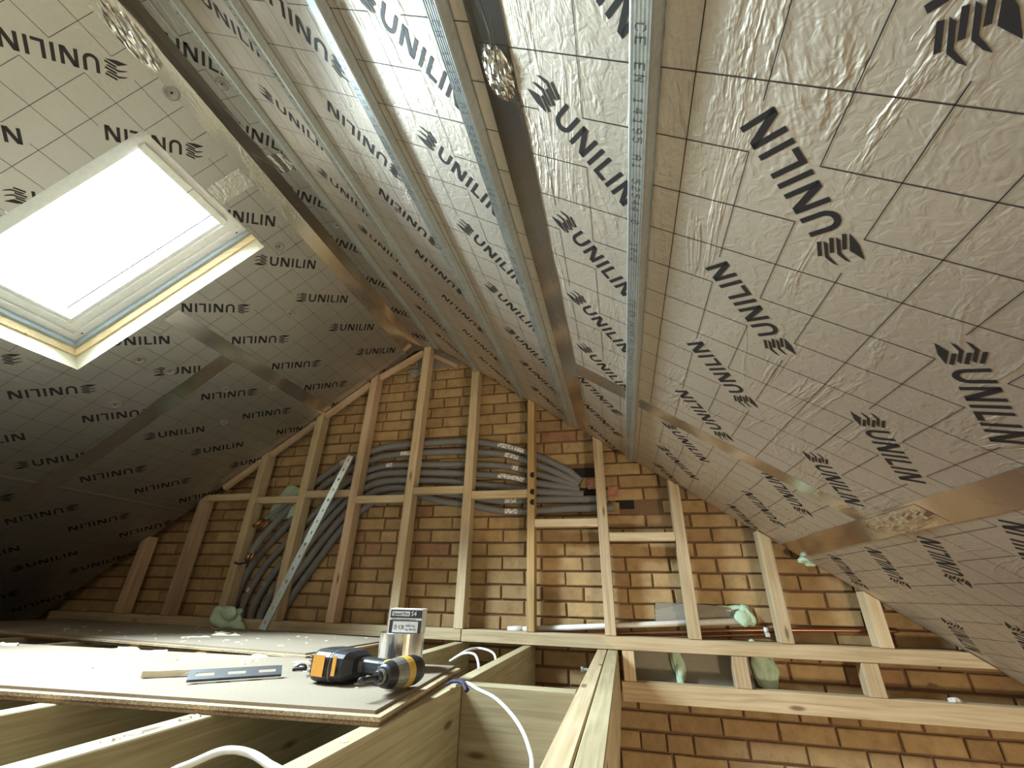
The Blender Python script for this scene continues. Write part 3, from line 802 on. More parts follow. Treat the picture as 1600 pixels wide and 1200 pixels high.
for x, mat, lb in studs:
    wd = 0.042 if mat == 'pine_old' else SWD
    apex = abs(x + 1.268) < 0.01
    zt = roof_z(x) if not apex else 1.645
    f = (lambda v: roof_z(v.x) - 0.003 - v.z) if not apex else (lambda v: (0.0 if v.y < 2.5 else -0.03))
    yc = YF + SD / 2
    if apex: yc = YF + SD / 2 - 0.004
    o = timber('timber_stud', (x, yc, ZP), (x, yc, zt), wd, SD, (1, 0, 0), mat, top_fn=f)
    tag(o, lb, 'stud', 'studs of the gable frame')
    if mat == 'pine_old':
        for k, zz in enumerate((0.635, 0.535, 0.475)):
            c = Vector((x + 0.012, YF, zz)); v, f2 = lathe_geo([(0.017, 0.0), (0.017, 0.0012), (0.013, 0.0018)], c, (0, -1, 0), 14)
            kn = add('dark_knot', [Vector((p.x if p.x < x + wd / 2 - 0.001 else x + wd / 2 - 0.001, p.y, p.z * 1.0)) for p in v], f2, 'dark')
            kn.parent = o; kn.matrix_parent_inverse = o.matrix_basis.inverted()
def rail(name, x0, x1, zt, hgt, lb, mat='pine', dep=0.045, y=YF + 0.002, cat='noggin', group='noggins between the studs', slope=0.0, cut=None):
    L = timber(name, (x0, y + dep / 2, zt - hgt / 2), (x1, y + dep / 2, zt - hgt / 2 + slope), dep, hgt, (0, 1, 0), mat, top_fn=cut)
    return tag(L, lb, cat, group)
nog = [(-2.835, -2.470, 0.578, 'pine noggin at the far left, against the left slope'), (-2.412, -2.083, 0.552, 'pine noggin above the green foam'),
       (-2.027, -1.693, 0.583, 'pine noggin behind the top of the leaning rail'), (-1.637, -1.297, 0.540, 'pine noggin left of the ridge stud'),
       (-1.240, -0.908, 0.585, 'pine noggin right of the ridge stud'), (-0.852, -0.507, 0.550, 'pine noggin left of the amber stud'),
       (-0.463, -0.108, 0.380, 'pine noggin under the pipe hole'), (-0.052, 0.287, 0.305, 'lowest pine noggin, right of the pipe hole')]
for x0, x1, zt, lb in nog: rail('timber_noggin', x0, x1, zt, 0.044, lb)
# sole plate in two lengths, ledger below, short blocks between
rail('sole_plate', -3.84, -0.862, -0.1825, 0.053, 'left length of the pine sole plate behind the chipboard', 'pine', 0.085, YF, 'sole plate', 'sole plates')
rail('sole_plate', -0.858, 1.385, -0.1825, 0.056, 'right length of the pine sole plate carrying the pale studs', 'pine', 0.085, YF, 'sole plate', 'sole plates', cut=lambda v: XR + (ZR - v.z) / SR - 0.008 - v.x)
rail('ledger_timber', -0.045, 1.75, -0.364, 0.078, 'pine ledger across the bricks below the sole plate', 'pine', 0.06, YF, 'ledger', None)
for x0, wd, lb in ((-0.012, 0.056, 'short pine block beside the double joist'), (0.478, 0.064, 'short pine block between the two green foam lumps'),
                   (0.995, 0.066, 'short pine block farthest right under the sole plate')):
    o = timber('timber_block', (x0 + wd / 2 - 0.02, YF + 0.033, -0.363), (x0 + wd / 2 - 0.02, YF + 0.033, -0.2395), wd, 0.06, (1, 0, 0), 'pine')
    tag(o, lb, 'timber block', 'blocks between plate and ledger')
# edge timbers below the left slope
for xa, xb, lb in ((-2.73, -2.472, 'lowest reddish edge timber under the left slope'), (-2.408, -2.088, 'edge timber under the left slope above the green foam'),
                   (-2.022, -1.698, 'edge timber under the left slope left of the reddish stud'), (-1.632, -1.302, 'edge timber under the left slope left of the ridge stud')):
    o = timber('edge_timber', (xa, YF + 0.022, roof_z(xa) - 0.030), (xb, YF + 0.022, roof_z(xb) - 0.030), 0.03, 0.040, (0, 1, 0), 'pine_red')
    tag(o, lb, 'timber', 'edge timbers under the left slope')
o = timber('edge_timber', (-1.235, YF + 0.065, 1.577), (-1.04, YF + 0.065, 1.462), 0.03, 0.03, (0, 1, 0), 'pine_red'); tag(o, 'short edge timber right of the ridge stud', 'timber')

# ------------------------------------------------------------------ floor joists and boards
JT = -0.2415
def joist(x0, x1, ya, yb, lb, mat='joist', hgt=0.195, top=JT):
    o = timber('floor_joist', ((x0 + x1) / 2, ya, top - hgt / 2), ((x0 + x1) / 2, yb, top - hgt / 2), x1 - x0, hgt, (1, 0, 0), mat)
    return tag(o, lb, 'joist', 'floor joists')
YJ = 2.585
joist(-0.1495, -0.103, -2.3, YJ, 'left timber of the double joist beside the stair opening', 'pine')
joist(-0.0995, -0.052, -2.3, YJ, 'right grainy timber of the double joist beside the stair opening')
joist(-0.524, -0.480, -2.3, YJ, 'joist under the right end of the near chipboard')
joist(-0.898, -0.845, -2.3, YJ, 'joist crossing the lower left corner of the view')
joist(-1.272, -1.226, -2.3, YJ, 'joist at the left edge under the near chipboard')
for k, x in enumerate((-1.65, -2.03, -2.41, -2.79, -3.17)):
    joist(x - 0.023, x + 0.023, -2.3, YJ, ['joist hidden under the middle of the boards', 'joist in the gap between the boards', 'joist left in the gap between the boards', 'far left joist under the boards', 'leftmost joist under the boards'][k])
o = timber('trimmer_joist', (-0.479, 1.437, JT - 0.0975), (-0.150, 1.437, JT - 0.0975), 0.05, 0.195, (0, 1, 0), 'joist'); tag(o, 'cross trimmer between two joists with dark nail holes', 'joist')
def chipboard(c, ux, L, Wd, top, lb):
    """c = near right corner (x,y); ux = unit direction to the left along the near edge"""
    ux = Vector((*ux, 0)).normalized(); uy = Vector((-ux.y, ux.x, 0))
    if uy.y < 0: uy = -uy
    c = Vector((*c, 0)); root = thing('chipboard_sheet', (c + ux * 0.5 + uy * 0.3 + Vector((0, 0, top - 0.022))), lb, 'floor board', 'loose floor boards')
    P = lambda u, v, z: c + ux * u + uy * v + Vector((0, 0, z))
    def lay(name, a0, a1, b0, b1, z0, z1, mat):
        V = [P(a1, b0, z0), P(a0, b0, z0), P(a0, b1, z0), P(a1, b1, z0), P(a1, b0, z1), P(a0, b0, z1), P(a0, b1, z1), P(a1, b1, z1)]
        return add(name, V, BF, mat, root)
    lay('board_face', 0.0, L, 0.0, Wd, top - 0.006, top, 'chip_face')
    lay('tongue', -0.020, L, -0.020, Wd, top - 0.0135, top - 0.0062, 'chip_edge')
    lay('board_base', -0.016, L, -0.016, Wd, top - 0.022, top - 0.0137, 'chip_core')
    return root
BT = -0.2190
chipboard((-0.506, 0.963), (-1, -0.088), 2.45, 0.60, BT, 'near chipboard sheet carrying the power tool')
chipboard((-1.167, 1.623), (-1, 0.07), 2.45, 0.63, BT - 0.0002, 'far chipboard sheet in front of the studs')

# ------------------------------------------------------------------ pipes in grey lagging
def ray_y(px, py, Y):          # a traced pixel placed on the vertical plane it lies in
    d = RR.transposed() @ Vector((px - 800, py - 600, 660.29)); return d * (Y / d.y)
pipes = [
 [(908, 752), (895, 741), (885, 734), (840, 713), (790, 698), (735, 690), (692, 691), (615, 697), (580, 706), (540, 722), (515, 738), (490, 757), (470, 775), (448, 798), (425, 822), (405, 846), (392, 866)],
 [(905, 757), (877, 742), (840, 727), (790, 711), (735, 706), (692, 706), (615, 711), (580, 719), (545, 735), (515, 753), (490, 775), (470, 797), (450, 820), (428, 843), (403, 870), (380, 907), (367, 940), (362, 966)],
 [(903, 761), (885, 754), (840, 741), (790, 729), (735, 726), (692, 726), (615, 727), (580, 734), (550, 750), (520, 774), (495, 799), (470, 825), (446, 850), (418, 880), (395, 915), (380, 945), (375, 968)],
 [(906, 765), (890, 762), (840, 755), (790, 745), (735, 741), (692, 739), (615, 739), (580, 745), (555, 759), (530, 781), (505, 807), (480, 833), (455, 862), (430, 893), (408, 925), (394, 955), (390, 970)],
 [(912, 772), (900, 771), (840, 768), (790, 762), (740, 757), (690, 752), (615, 751), (583, 757), (562, 769), (540, 786), (515, 812), (492, 840), (468, 870), (444, 900), (423, 930), (410, 955), (405, 971)],
 [(950, 781), (932, 780), (840, 781), (790, 783), (740, 777), (690, 769), (640, 764), (615, 763), (588, 768), (568, 779), (548, 796), (524, 821), (502, 848), (480, 878), (457, 908), (436, 938), (424, 958), (420, 972)],
 [(960, 793), (935, 794), (890, 795), (840, 798), (790, 799), (740, 790), (690, 783), (650, 773), (620, 774), (592, 781), (572, 792), (552, 808), (530, 832), (510, 858), (488, 888), (466, 918), (448, 945), (438, 960), (434, 973)]]
plb = ['topmost grey lagged pipe of the bundle, with a cut copper end', 'second grey lagged pipe from the top of the bundle', 'third grey lagged pipe from the top of the bundle',
       'middle grey lagged pipe of the bundle', 'grey lagged pipe just above the noggins, third from the bottom', 'second lowest grey lagged pipe, passing behind the pale stud', 'lowest grey lagged pipe, passing behind the pale stud']
PR = 0.0215
marks = {0: [(800, 38), (650, 10), (540, 8)], 1: [(800, 24), (634, 18)], 2: [(806, 14), (660, 24), (608, 6)], 3: [(800, 44), (631, 16)], 4: [(630, 14)], 5: [(801, 16), (628, 12)], 6: [(802, 26)]}
for i, pp in enumerate(pipes):
    yy = 2.5722
    pts = [ray_y(a, c, yy) for a, c in pp]
    if i == 0: pts[-4:] = [ray_y(a, c, y_) for (a, c), y_ in zip(pp[-4:], (2.555, 2.52, 2.485, 2.455))]
    root = thing('insulated_pipe', pts[len(pts) // 2], plb[i], 'pipe', 'grey lagged pipes')
    path = catmull(pts, 5)
    end = []
    v, f = tube_geo(path, (lambda t, q=(1.0 if i != 2 else 0.9): q * (PR + 0.0028 * max(0.0, t - 0.4) / 0.6)), 14); add('lagging', v, f, 'lag', root, smooth=True)
    # printed bands facing the room
    for (px, wd) in marks.get(i, []):
        sel = [p for p in path if abs(proj(p)[0] - px) < wd / 2 + 4]
        if len(sel) < 2: continue
        if i == 5 and px < 700: continue
        V, F = [], []
        for p0, p1 in zip(sel[:-1], sel[1:]):
            d = (p1 - p0).normalized(); u = Vector((0, -1, 0)); sd_ = d.cross(u).normalized()
            for k in range(4):
                t = k / 4
                a = p0.lerp(p1, t); c2 = p0.lerp(p1, t + 0.25); base = len(V)
                for th in (-0.7, -0.25, 0.25, 0.7):
                    dirv = u * math.cos(th) + sd_ * math.sin(th)
                    V += [a + dirv * (PR + 0.0008), c2 + dirv * (PR + 0.0008)]
                for q in range(3): F.append((base + 2 * q, base + 2 * q + 1, base + 2 * q + 3, base + 2 * q + 2))
        if V:
            o = add('printed_band', V, F, 'band', root); bmm = bmesh.new(); bmm.from_mesh(o.data); bmesh.ops.remove_doubles(bmm, verts=bmm.verts, dist=0.002); bmm.to_mesh(o.data); bmm.free()
    if i in (1, 2, 3, 4, 5):   # small square tags on the lower run
        for px_, in ((1,),):
            k = int(len(path) * (0.84 + 0.02 * (i % 3))); p = path[k]; d = (path[k + 1] - p).normalized(); u = Vector((0, -1, 0)); s2 = d.cross(u).normalized()
            V = [p + u * (PR + 0.001) + d * a + s2 * c2 for a, c2 in ((-0.012, -0.008), (0.012, -0.008), (0.012, 0.008), (-0.012, 0.008))]
            V += [q + u * -0.003 for q in V]; add('printed_tag', V, BF, 'sticker', root)
    if i == 0:
        e0, e1 = ray_y(395, 860, 2.46), ray_y(384, 876, 2.435)
        v, f = tube_geo([e0, e1], 0.0115, 14, cap=False); o = add('copper_end', v, f, 'copper', root, smooth=True); md = o.modifiers.new('wall', 'SOLIDIFY'); md.thickness = 0.002
        v, f = tube_geo([e0 + Vector((0.03, 0, -0.006)), e1 + Vector((0.022, 0, 0.0))], 0.009, 12, cap=False); o = add('copper_end', v, f, 'copper', root, smooth=True); md = o.modifiers.new('wall', 'SOLIDIFY'); md.thickness = 0.002
        v, f = tube_geo(catmull([e1 + Vector((0.02, -0.014, -0.01)), e1 + Vector((-0.03, -0.012, -0.02)), e1 + Vector((-0.07, -0.01, -0.012))], 4), 0.006, 8); add('blue_tie', v, f, 'purple', root, smooth=True)
# a second, shorter pipe pair ending higher up beside the foam
pts = [ray_y(a, c, y_) for a, c, y_ in ((462, 777, 2.56), (448, 788, 2.545), (430, 800, 2.52), (414, 811, 2.495), (404, 818, 2.48))]
root = thing('insulated_pipe', pts[0], 'short lagged pipe with a copper end beside the green foam', 'pipe', 'grey lagged pipes')
v, f = tube_geo(catmull(pts[:4], 5), 0.013, 10); add('lagging', v, f, 'lag', root, smooth=True)
v, f = tube_geo([pts[3], ray_y(395, 823, 2.455)], 0.0115, 14, cap=False); o = add('copper_end', v, f, 'copper', root, smooth=True); md = o.modifiers.new('wall', 'SOLIDIFY'); md.thickness = 0.002
v, f = tube_geo([pts[3] + Vector((0.05, 0, -0.012)), ray_y(406, 828, 2.47)], 0.008, 12); add('copper_end', v, f, 'copper', root, smooth=True)

# white waste pipe and copper pipes low on the wall
wp = thing('waste_pipe', (0.0, 2.578, -0.15), 'white plastic waste pipe sloping along the foot of the bricks', 'pipe')
add('pipe_run', *tube_geo([Vector((-0.56, 2.5785, -0.178)), Vector((0.575, 2.5785, -0.098))], 0.0135, 14), 'white', wp, smooth=True)
add('end_socket', *tube_geo([Vector((-0.63, 2.5785, -0.183)), Vector((-0.55, 2.5785, -0.177))], 0.0175, 14), 'white', wp, smooth=True)
add('elbow', *tube_geo(catmull([Vector((0.56, 2.5785, -0.099)), Vector((0.585, 2.579, -0.097)), Vector((0.60, 2.585, -0.096)), Vector((0.603, 2.61, -0.096))], 4), 0.0165, 14), 'white', wp, smooth=True)
o = tube('copper_pipe', [(-0.47, 2.588, -0.203), (0.3, 2.588, -0.158), (0.62, 2.588, -0.1365), (1.16, 2.588, -0.1195), (1.2, 2.61, -0.119)], 0.0085, 'copper'); tag(o, 'upper copper pipe running along the bricks to the right stud', 'pipe', 'copper pipes')
o = tube('copper_pipe', [(-0.36, 2.590, -0.222), (0.3, 2.590, -0.179), (0.62, 2.590, -0.157), (0.75, 2.59, -0.152)], 0.0075, 'copper'); tag(o, 'lower copper pipe just above the sole plate', 'pipe', 'copper pipes')
cl_ = thing('pipe_clip', (0.655, 2.588, -0.136), 'small white clip on the copper pipe', 'clip')
add('clip_ring', *tube_geo([Vector((0.645, 2.588, -0.136)), Vector((0.665, 2.588, -0.1355))], 0.0125, 12), 'white', cl_, smooth=True)
box('clip_foot', (0.648, 0.668, 2.576, 2.60, -0.165, -0.147), 'white', cl_, 0.002)

# ------------------------------------------------------------------ green expanding foam
fo = [((0.575, 2.583, -0.068), (0.028, 0.022, 0.030), 'green foam lump around the elbow of the white pipe', 31), ((0.515, 2.589, -0.052), (0.045, 0.014, 0.014), 'thin green foam smear left of the white elbow', 32),
      ((0.225, 2.578, -0.305), (0.030, 0.022, 0.078), 'upright green foam lump in the cement under the sole plate', 33), ((0.62, 2.575, -0.312), (0.044, 0.024, 0.076), 'large green foam lump right of the middle block', 34),
      ((0.88, 2.50, 0.168), (0.035, 0.016, 0.018), 'small pale green foam bit at the edge of the right slope', 35), ((-2.20, 2.574, 0.505), (0.085, 0.022, 0.075), 'green foam lump behind the short copper end', 36)]
for c, s, lb, sd_ in fo: tag(blob('expanding_foam', c, s, 'green', seed=sd_, rough=0.6), lb, 'foam', 'green expanding foam')
tag(blob('expanding_foam', (-2.31, 2.405, -0.168), (0.075, 0.05, 0.052), 'green', seed=37, rough=0.5), 'green foam ball lying on the far chipboard against the plate', 'foam', 'green expanding foam')
tag(blob('foam_bit', (1.29, 2.500, -0.357), (0.02, 0.014, 0.010), 'card', seed=38), 'tiny white foam bit on the ledger', 'foam')
tag(blob('foam_bit', (-1.40, 2.585, 1.475), (0.05, 0.014, 0.025), 'cement', seed=39), 'pale mortar smear below the ridge', 'mortar')

# ------------------------------------------------------------------ steel rails
def slotted(name, a, bvec, nrm, wid, lip, slots, mat, label, cat, n, slot_len, slot_w):
    a, bvec = Vector(a), Vector(bvec); L = (bvec - a).length; x = (bvec - a).normalized(); z = Vector(nrm); z = (z - x * z.dot(x)).normalized(); y = z.cross(x)
    root = thing(name, a, label, cat)
    to3 = lambda u, v, d: a + x * u + y * v - z * d
    holes = [(L * (k + 0.5) / n - slot_len / 2, L * (k + 0.5) / n + slot_len / 2, -slot_w / 2 + off, slot_w / 2 + off) for k in range(n) for off in slots]
    V, F, sd = plate_geo((0, L, -wid / 2, wid / 2), holes, to3, 0.0012); add('slotted_web', V, F, mat, root)
    for s in (-1, 1):
        V = [to3(u, s * wid / 2 + (-s * 0.0012 if k else 0), d) for u, k, d in ((0, 0, 0), (L, 0, 0), (L, 1, 0), (0, 1, 0), (0, 0, lip), (L, 0, lip), (L, 1, lip), (0, 1, lip))]
        add('flange', V, BF, mat, root)
    return root
slotted('leaning_rail', (-1.905, 2.235, -0.209), (-1.722, 2.448, 0.805), (0.25, -1, 0.2), 0.040, 0.018, (0.0,), 'galv', 'perforated galvanised steel rail leaning on the reddish stud', 'steel rail', 15, 0.018, 0.008)
slotted('slotted_strip', (-1.062, 1.035, -0.2005), (-0.915, 1.185, -0.2005), (0.42, -0.42, 0.80), 0.030, 0.007, (0.0,), 'strip', 'short dark slotted steel channel lying on the near board', 'steel strip', 3, 0.040, 0.010)

# ------------------------------------------------------------------ power driver lying on its side
ZB = BT
tl = thing('impact_driver', (-0.62, 1.15, ZB), 'black and yellow cordless impact driver lying on its side', 'power tool')
fd = Vector((-0.22, -0.975, 0)).normalized(); dn = Vector((-0.975, 0.22, 0)).normalized(); up = Vector((0, 0, 1))
hc = Vector((-0.547, 1.135, ZB + 0.0385))
def T(f, d, u): return hc + fd * f + dn * d + up * u
def lath(name, prof, mat, f0=0.0): 
    v, f = lathe_geo(prof, hc + fd * f0, fd, 24); return add(name, v, f, mat, tl, smooth=False)
lath('rear_cap', [(0.020, -0.074), (0.029, -0.066), (0.0325, -0.05), (0.0325, -0.026)], 'black')
lath('yellow_band', [(0.0325, -0.026), (0.0332, -0.022), (0.0332, -0.004), (0.0325, -0.002)], 'yellow')
lath('gear_housing', [(0.0322, -0.002), (0.0318, 0.018), (0.029, 0.034)], 'grey_pl')
lath('nose_bumper', [(0.0290, 0.034), (0.0280, 0.040), (0.0235, 0.056), (0.0190, 0.060)], 'black')
lath('chuck', [(0.0125, 0.058), (0.0125, 0.078), (0.0110, 0.080)], 'steel_dk')
lath('chuck_ring', [(0.0150, 0.062), (0.0155, 0.066), (0.0150, 0.070)], 'grey_pl')
lath('bit_holder', [(0.0055, 0.078), (0.0055, 0.120), (0.0048, 0.122)], 'steel_dk')
lath('bit_tip', [(0.0068, 0.119), (0.0068, 0.130), (0.003, 0.136)], 'steel_dk')
def loft(name, secs, mat):
    """secs: (d, f_center, half_f, half_u) rounded rectangles along the handle"""
    V, F = [], []; m = 16
    for d, fc, hf, hu in secs:
        for k in range(m):
            a = 2 * math.pi * k / m; c, s = math.cos(a), math.sin(a)
            V.append(T(fc + hf * math.copysign(abs(c) ** 0.55, c), d, hu * math.copysign(abs(s) ** 0.55, s)))
    for i in range(len(secs) - 1):
        for k in range(m): k2 = (k + 1) % m; F.append((i * m + k, i * m + k2, (i + 1) * m + k2, (i + 1) * m + k))
    F.append(tuple(range(m))[::-1]); F.append(tuple((len(secs) - 1) * m + k for k in range(m)))
    return add(name, V, F, mat, tl, smooth=False)
loft('handle', [(0.022, -0.022, 0.026, 0.022), (0.045, -0.026, 0.023, 0.020), (0.08, -0.032, 0.021, 0.0185), (0.130, -0.034, 0.022, 0.019), (0.150, -0.030, 0.030, 0.024)], 'black')
loft('handle_flash', [(0.032, -0.020, 0.0275, 0.0232), (0.046, -0.024, 0.0258, 0.0222), (0.058, -0.026, 0.0240, 0.0206)], 'yellow')
loft('trigger', [(0.030, 0.016, 0.010, 0.010), (0.058, 0.006, 0.008, 0.010)], 'black')
loft('battery_foot', [(0.140, -0.024, 0.036, 0.024), (0.154, -0.014, 0.051, 0.034), (0.186, -0.010, 0.056, 0.0365)], 'black')
loft('foot_seam', [(0.186, -0.010, 0.0575, 0.0372), (0.190, -0.010, 0.0575, 0.0372)], 'grey_pl')
bt_ = loft('battery', [(0.190, -0.008, 0.058, 0.0375), (0.236, -0.008, 0.060, 0.0380), (0.250, -0.010, 0.057, 0.0365), (0.257, -0.010, 0.050, 0.032)], 'black')
def pad(name, d0, d1, u0, u1, f, mat, par):
    V = [T(f, d0, u0), T(f, d1, u0), T(f, d1, u1), T(f, d0, u1)]; V = V + [p + fd * 0.0016 for p in V]
    return add(name, V, BF, mat, par)
pad('amber_label', 0.198, 0.238, -0.020, 0.026, 0.0515, 'orange', bt_)
pad('amber_strip', 0.164, 0.176, -0.016, 0.026, 0.0452, 'orange', tl)
for k in range(5):
    pad('grip_rib', 0.2490, 0.2570, -0.026 + k * 0.011, -0.020 + k * 0.011, 0.046, 'grey_pl', bt_)
# label blocks are flush pads on the battery's front

# ------------------------------------------------------------------ tape roll with the fixings box on top
rc = Vector((-0.690, 1.425, ZB))
tr_ = thing('foil_tape_roll', rc, 'standing roll of shiny foil tape on the near board', 'tape roll')
M['roll'] = simple('polished_foil_roll', (0.80, 0.79, 0.77), 0.16, 0.95)
v, f = lathe_geo([(0.0665, 0.0), (0.0680, 0.002), (0.0680, 0.098), (0.0665, 0.0995), (0.040, 0.0995), (0.040, 0.001)], rc, (0, 0, 1), 48)
add('foil_winding', v, f, 'roll', tr_, smooth=False)
v, f = lathe_geo([(0.0399, 0.0005), (0.0399, 0.0990), (0.0375, 0.0990), (0.0375, 0.0005)], rc, (0, 0, 1), 32); add('card_core', v, f, 'card', tr_)
bx = thing('fixings_box', rc + Vector((0.018, -0.012, 0.0997)), 'small white and navy box marked Speed Pro S4 on the tape roll', 'box')
bo = rc + Vector((0.018, -0.012, 0.0997)); ang = math.radians(8); ex = Vector((math.cos(ang), math.sin(ang), 0)); ey = Vector((-math.sin(ang), math.cos(ang), 0))
def B(a, c, e): return bo + ex * a + ey * c + up * e
def bbox(name, a0, a1, c0, c1, e0, e1, mat):
    return add(name, [B(a0, c0, e0), B(a1, c0, e0), B(a1, c1, e0), B(a0, c1, e0), B(a0, c0, e1), B(a1, c0, e1), B(a1, c1, e1), B(a0, c1, e1)], BF, mat, bx)
bbox('carton', -0.052, 0.052, -0.026, 0.026, 0.0, 0.066, 'card')
bbox('navy_front', -0.049, 0.0522, -0.0266, -0.0262, 0.0, 0.0625, 'navy')
bbox('white_stripe', -0.049, 0.0522, -0.0270, -0.0267, 0.0345, 0.0405, 'label')
bbox('spec_label', -0.038, 0.042, -0.0270, -0.0267, 0.0015, 0.0315, 'label')
bbox('name_plate', -0.044, 0.013, -0.0270, -0.0267, 0.0455, 0.0585, 'label')
def text(name, s, size, a, e, mat, c=-0.0274, ext=0.00015):
    cu = bpy.data.curves.new(name, 'FONT'); cu.body = s; cu.size = size; cu.extrude = ext; cu.resolution_u = 2
    tmp = bpy.data.objects.new(name, cu); COL.objects.link(tmp)
    dg = bpy.context.evaluated_depsgraph_get(); me = bpy.data.meshes.new_from_object(tmp.evaluated_get(dg)); bpy.data.objects.remove(tmp)
    vs = [B(a + v.co.x, c - v.co.z, e + v.co.y) for v in me.vertices]; fs = [tuple(p.vertices) for p in me.polygons]
    return add(name, vs, fs, mat, bx)
text('lettering', 'Speed Pro', 0.0125, -0.0425, 0.0485, 'navy')
text('lettering', 'S4', 0.0185, 0.017, 0.0465, 'card')
text('lettering', 'Wood and metal fixing screws', 0.0062, -0.044, 0.0355, 'navy')
text('lettering', 'CE', 0.015, -0.020, 0.011, 'navy')
text('lettering', 'UK', 0.007, -0.034, 0.017, 'navy'); text('lettering', 'CA', 0.007, -0.034, 0.010, 'navy')
text('lettering', '4x35 Csk', 0.0075, 0.002, 0.018, 'navy'); text('lettering', 'Qty 200 PCS', 0.0065, 0.002, 0.008, 'navy')

# ------------------------------------------------------------------ cables, bolt, small things
def cable(pts, r, lb, name='electric_cable'):
    o = tube(name, pts, r, 'white', seg=10, n=8); return tag(o, lb, 'cable', 'white electric cables')
cable([(-0.47, 1.345, -0.2345), (-0.43, 1.31, -0.221), (-0.391, 1.28, -0.227), (-0.333, 1.24, -0.235), (-0.279, 1.18, -0.249), (-0.234, 1.10, -0.259), (-0.202, 1.02, -0.268), (-0.183, 0.95, -0.276), (-0.175, 0.85, -0.30)], 0.0042, 'long white cable curving down in front of the trimmer')
cable([(-0.72, 0.60, -0.30), (-0.665, 0.655, -0.249), (-0.634, 0.67, -0.234), (-0.602, 0.68, -0.221), (-0.572, 0.68, -0.2165), (-0.542, 0.68, -0.219), (-0.507, 0.67, -0.2235), (-0.455, 0.655, -0.2335), (-0.42, 0.63, -0.27)], 0.0052, 'thick white cable arching over a joist at the bottom edge')
cable([(-0.74, 2.05, -0.262), (-0.70, 2.107, -0.236), (-0.667, 2.17, -0.232), (-0.60, 2.13, -0.236), (-0.545, 2.02, -0.245), (-0.535, 1.98, -0.29)], 0.005, 'upper of two short white cable loops behind the boards')
cable([(-0.75, 2.03, -0.27), (-0.69, 2.03, -0.240), (-0.631, 1.998, -0.236), (-0.56, 1.83, -0.245), (-0.535, 1.76, -0.28)], 0.005, 'lower of two short white cable loops behind the boards')
rb_ = thing('purple_wrap', (-0.45, 1.31, -0.225), 'dark purple wrapping tied round the end of the long cable', 'cord')
for k, off in enumerate((0.0, 0.012)):
    add('cord_strand', *tube_geo(catmull([(-0.497, 1.35 - off, -0.232), (-0.475, 1.335 - off, -0.222), (-0.44, 1.31 - off, -0.219), (-0.418, 1.285 - off, -0.232)], 5), 0.0042, 10), 'purple', rb_, smooth=True)
bl = thing('coach_bolt', (-0.1495, 2.0, -0.262), 'steel bolt and washer in the left side of the double joist', 'bolt')
v, f = lathe_geo([(0.014, 0), (0.014, 0.003)], (-0.1496, 1.98, -0.262), (-1, 0, 0), 16); add('bolt_washer', v, f, 'galv', bl)
v, f = lathe_geo([(0.005, 0.003), (0.005, 0.03), (0.009, 0.03), (0.009, 0.038)], (-0.1496, 1.98, -0.262), (-1, 0, 0), 6); add('bolt_shank', v, f, 'galv', bl)
db = thing('driver_bit_clip', (-0.935, 1.29, ZB), 'small black bit clip on the near board left of the driver', 'clip')
add('clip_bar', *tube_geo(catmull([(-0.955, 1.283, ZB + 0.005), (-0.94, 1.29, ZB + 0.006), (-0.92, 1.30, ZB + 0.0055)], 4), 0.0048, 8), 'black', db, smooth=True)
add('clip_loop', *tube_geo(catmull([(-0.95, 1.286, ZB + 0.008), (-0.94, 1.292, ZB + 0.016), (-0.925, 1.296, ZB + 0.014), (-0.922, 1.298, ZB + 0.006)], 4), 0.003, 8), 'black', db, smooth=True)
fs = chunk('foam_offcut', -0.05, 0.05, -0.008, 0.008, 0, 0.012, 'crumb', 51, None, 0.002)
for v_ in fs.data.vertices: v_.co = Matrix.Rotation(0.66, 3, 'Z') @ v_.co
fs.location = (-1.185, 1.085, ZB + 0.0025); tag(fs, 'cream stick of foam offcut beside the slotted strip', 'offcut')
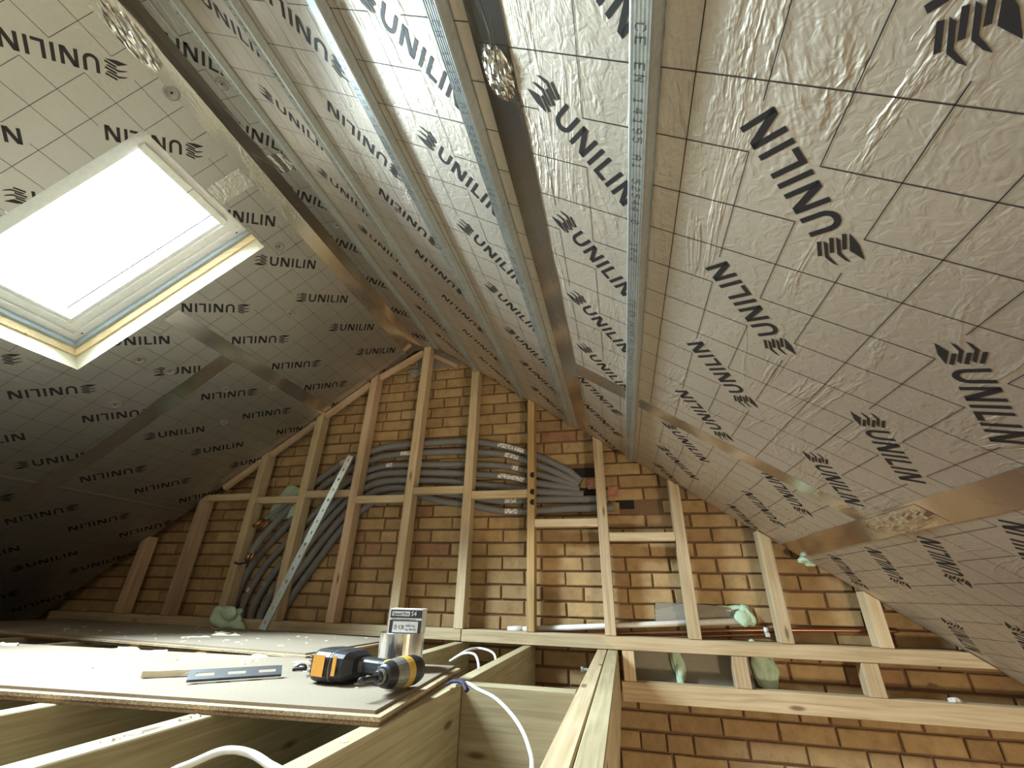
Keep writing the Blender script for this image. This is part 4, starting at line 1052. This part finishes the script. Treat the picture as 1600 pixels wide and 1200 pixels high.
# crumbs and shavings too small to count
V, F = [], []; rnd = random.Random(77)
def flake(x, y, z, L, wd, hh, a):
    o0 = len(V); n = 5
    for k in range(n + 1):
        t = k / n - 0.5; wv = wd * (1 - (2 * t) ** 2 * 0.7) * rnd.uniform(0.6, 1.2); zz = z + rnd.uniform(0.2, 1) * hh
        cx, cy = x + math.cos(a) * t * L, y + math.sin(a) * t * L
        V.extend([(cx - math.sin(a) * wv, cy + math.cos(a) * wv, z + 0.0003), (cx, cy, zz), (cx + math.sin(a) * wv, cy - math.cos(a) * wv, z + 0.0003)])
    for k in range(n):
        q = o0 + 3 * k; F.extend([(q, q + 1, q + 4, q + 3), (q + 1, q + 2, q + 5, q + 4)])
for (x, y, L, wd, hh, a) in ((-2.25, 1.36, 0.09, 0.012, 0.012, 0.1), (-1.75, 1.42, 0.07, 0.012, 0.014, 0.5), (-1.62, 1.40, 0.09, 0.01, 0.012, 0.7), (-1.35, 1.40, 0.16, 0.010, 0.010, 0.75), (-1.40, 1.37, 0.11, 0.008, 0.01, 0.75),
                             (-1.23, 1.46, 0.06, 0.012, 0.012, 0.8), (-1.9, 2.0, 0.13, 0.012, 0.012, 0.4), (-1.95, 1.88, 0.12, 0.009, 0.008, 0.5), (-2.0, 2.08, 0.09, 0.01, 0.01, 0.1), (-1.02, 1.44, 0.10, 0.006, 0.006, 0.4)):
    flake(x, y, ZB, L, wd, hh, a)
for k in range(150):
    if k < 90: x, y = rnd.uniform(-2.2, -0.62), 0; y = 0.99 + (x + 0.51) * 0.088 + rnd.betavariate(3, 1.6) * 0.56
    else: x = rnd.uniform(-2.9, -1.25); y = 1.66 - (x + 1.17) * 0.07 + rnd.random() * 0.6
    if math.hypot(x + 0.69, y - 1.425) < 0.09 or abs((x + 0.99) * 0.71 - (y - 1.11) * 0.70) < 0.04 and abs(x + 0.99) < 0.12: continue
    s = rnd.uniform(0.003, 0.010); flake(x, y, ZB, s * 2.2, s * 0.6, s * 0.6, rnd.uniform(0, 3))
for k in range(9): flake(rnd.choice((-0.87, -0.50)), rnd.uniform(0.7, 0.93), JT + 0.0002, 0.02, 0.005, 0.004, rnd.uniform(0, 3))
tag(add('board_crumbs', V, F, 'crumb'), 'cream foam crumbs and wood shavings scattered on the boards', 'debris', None, 'stuff')

# ------------------------------------------------------------------ lift everything to the height of the loft
for o in bpy.data.objects:
    if o.parent is None and o.type in {'MESH', 'EMPTY'}: o.location.z += H
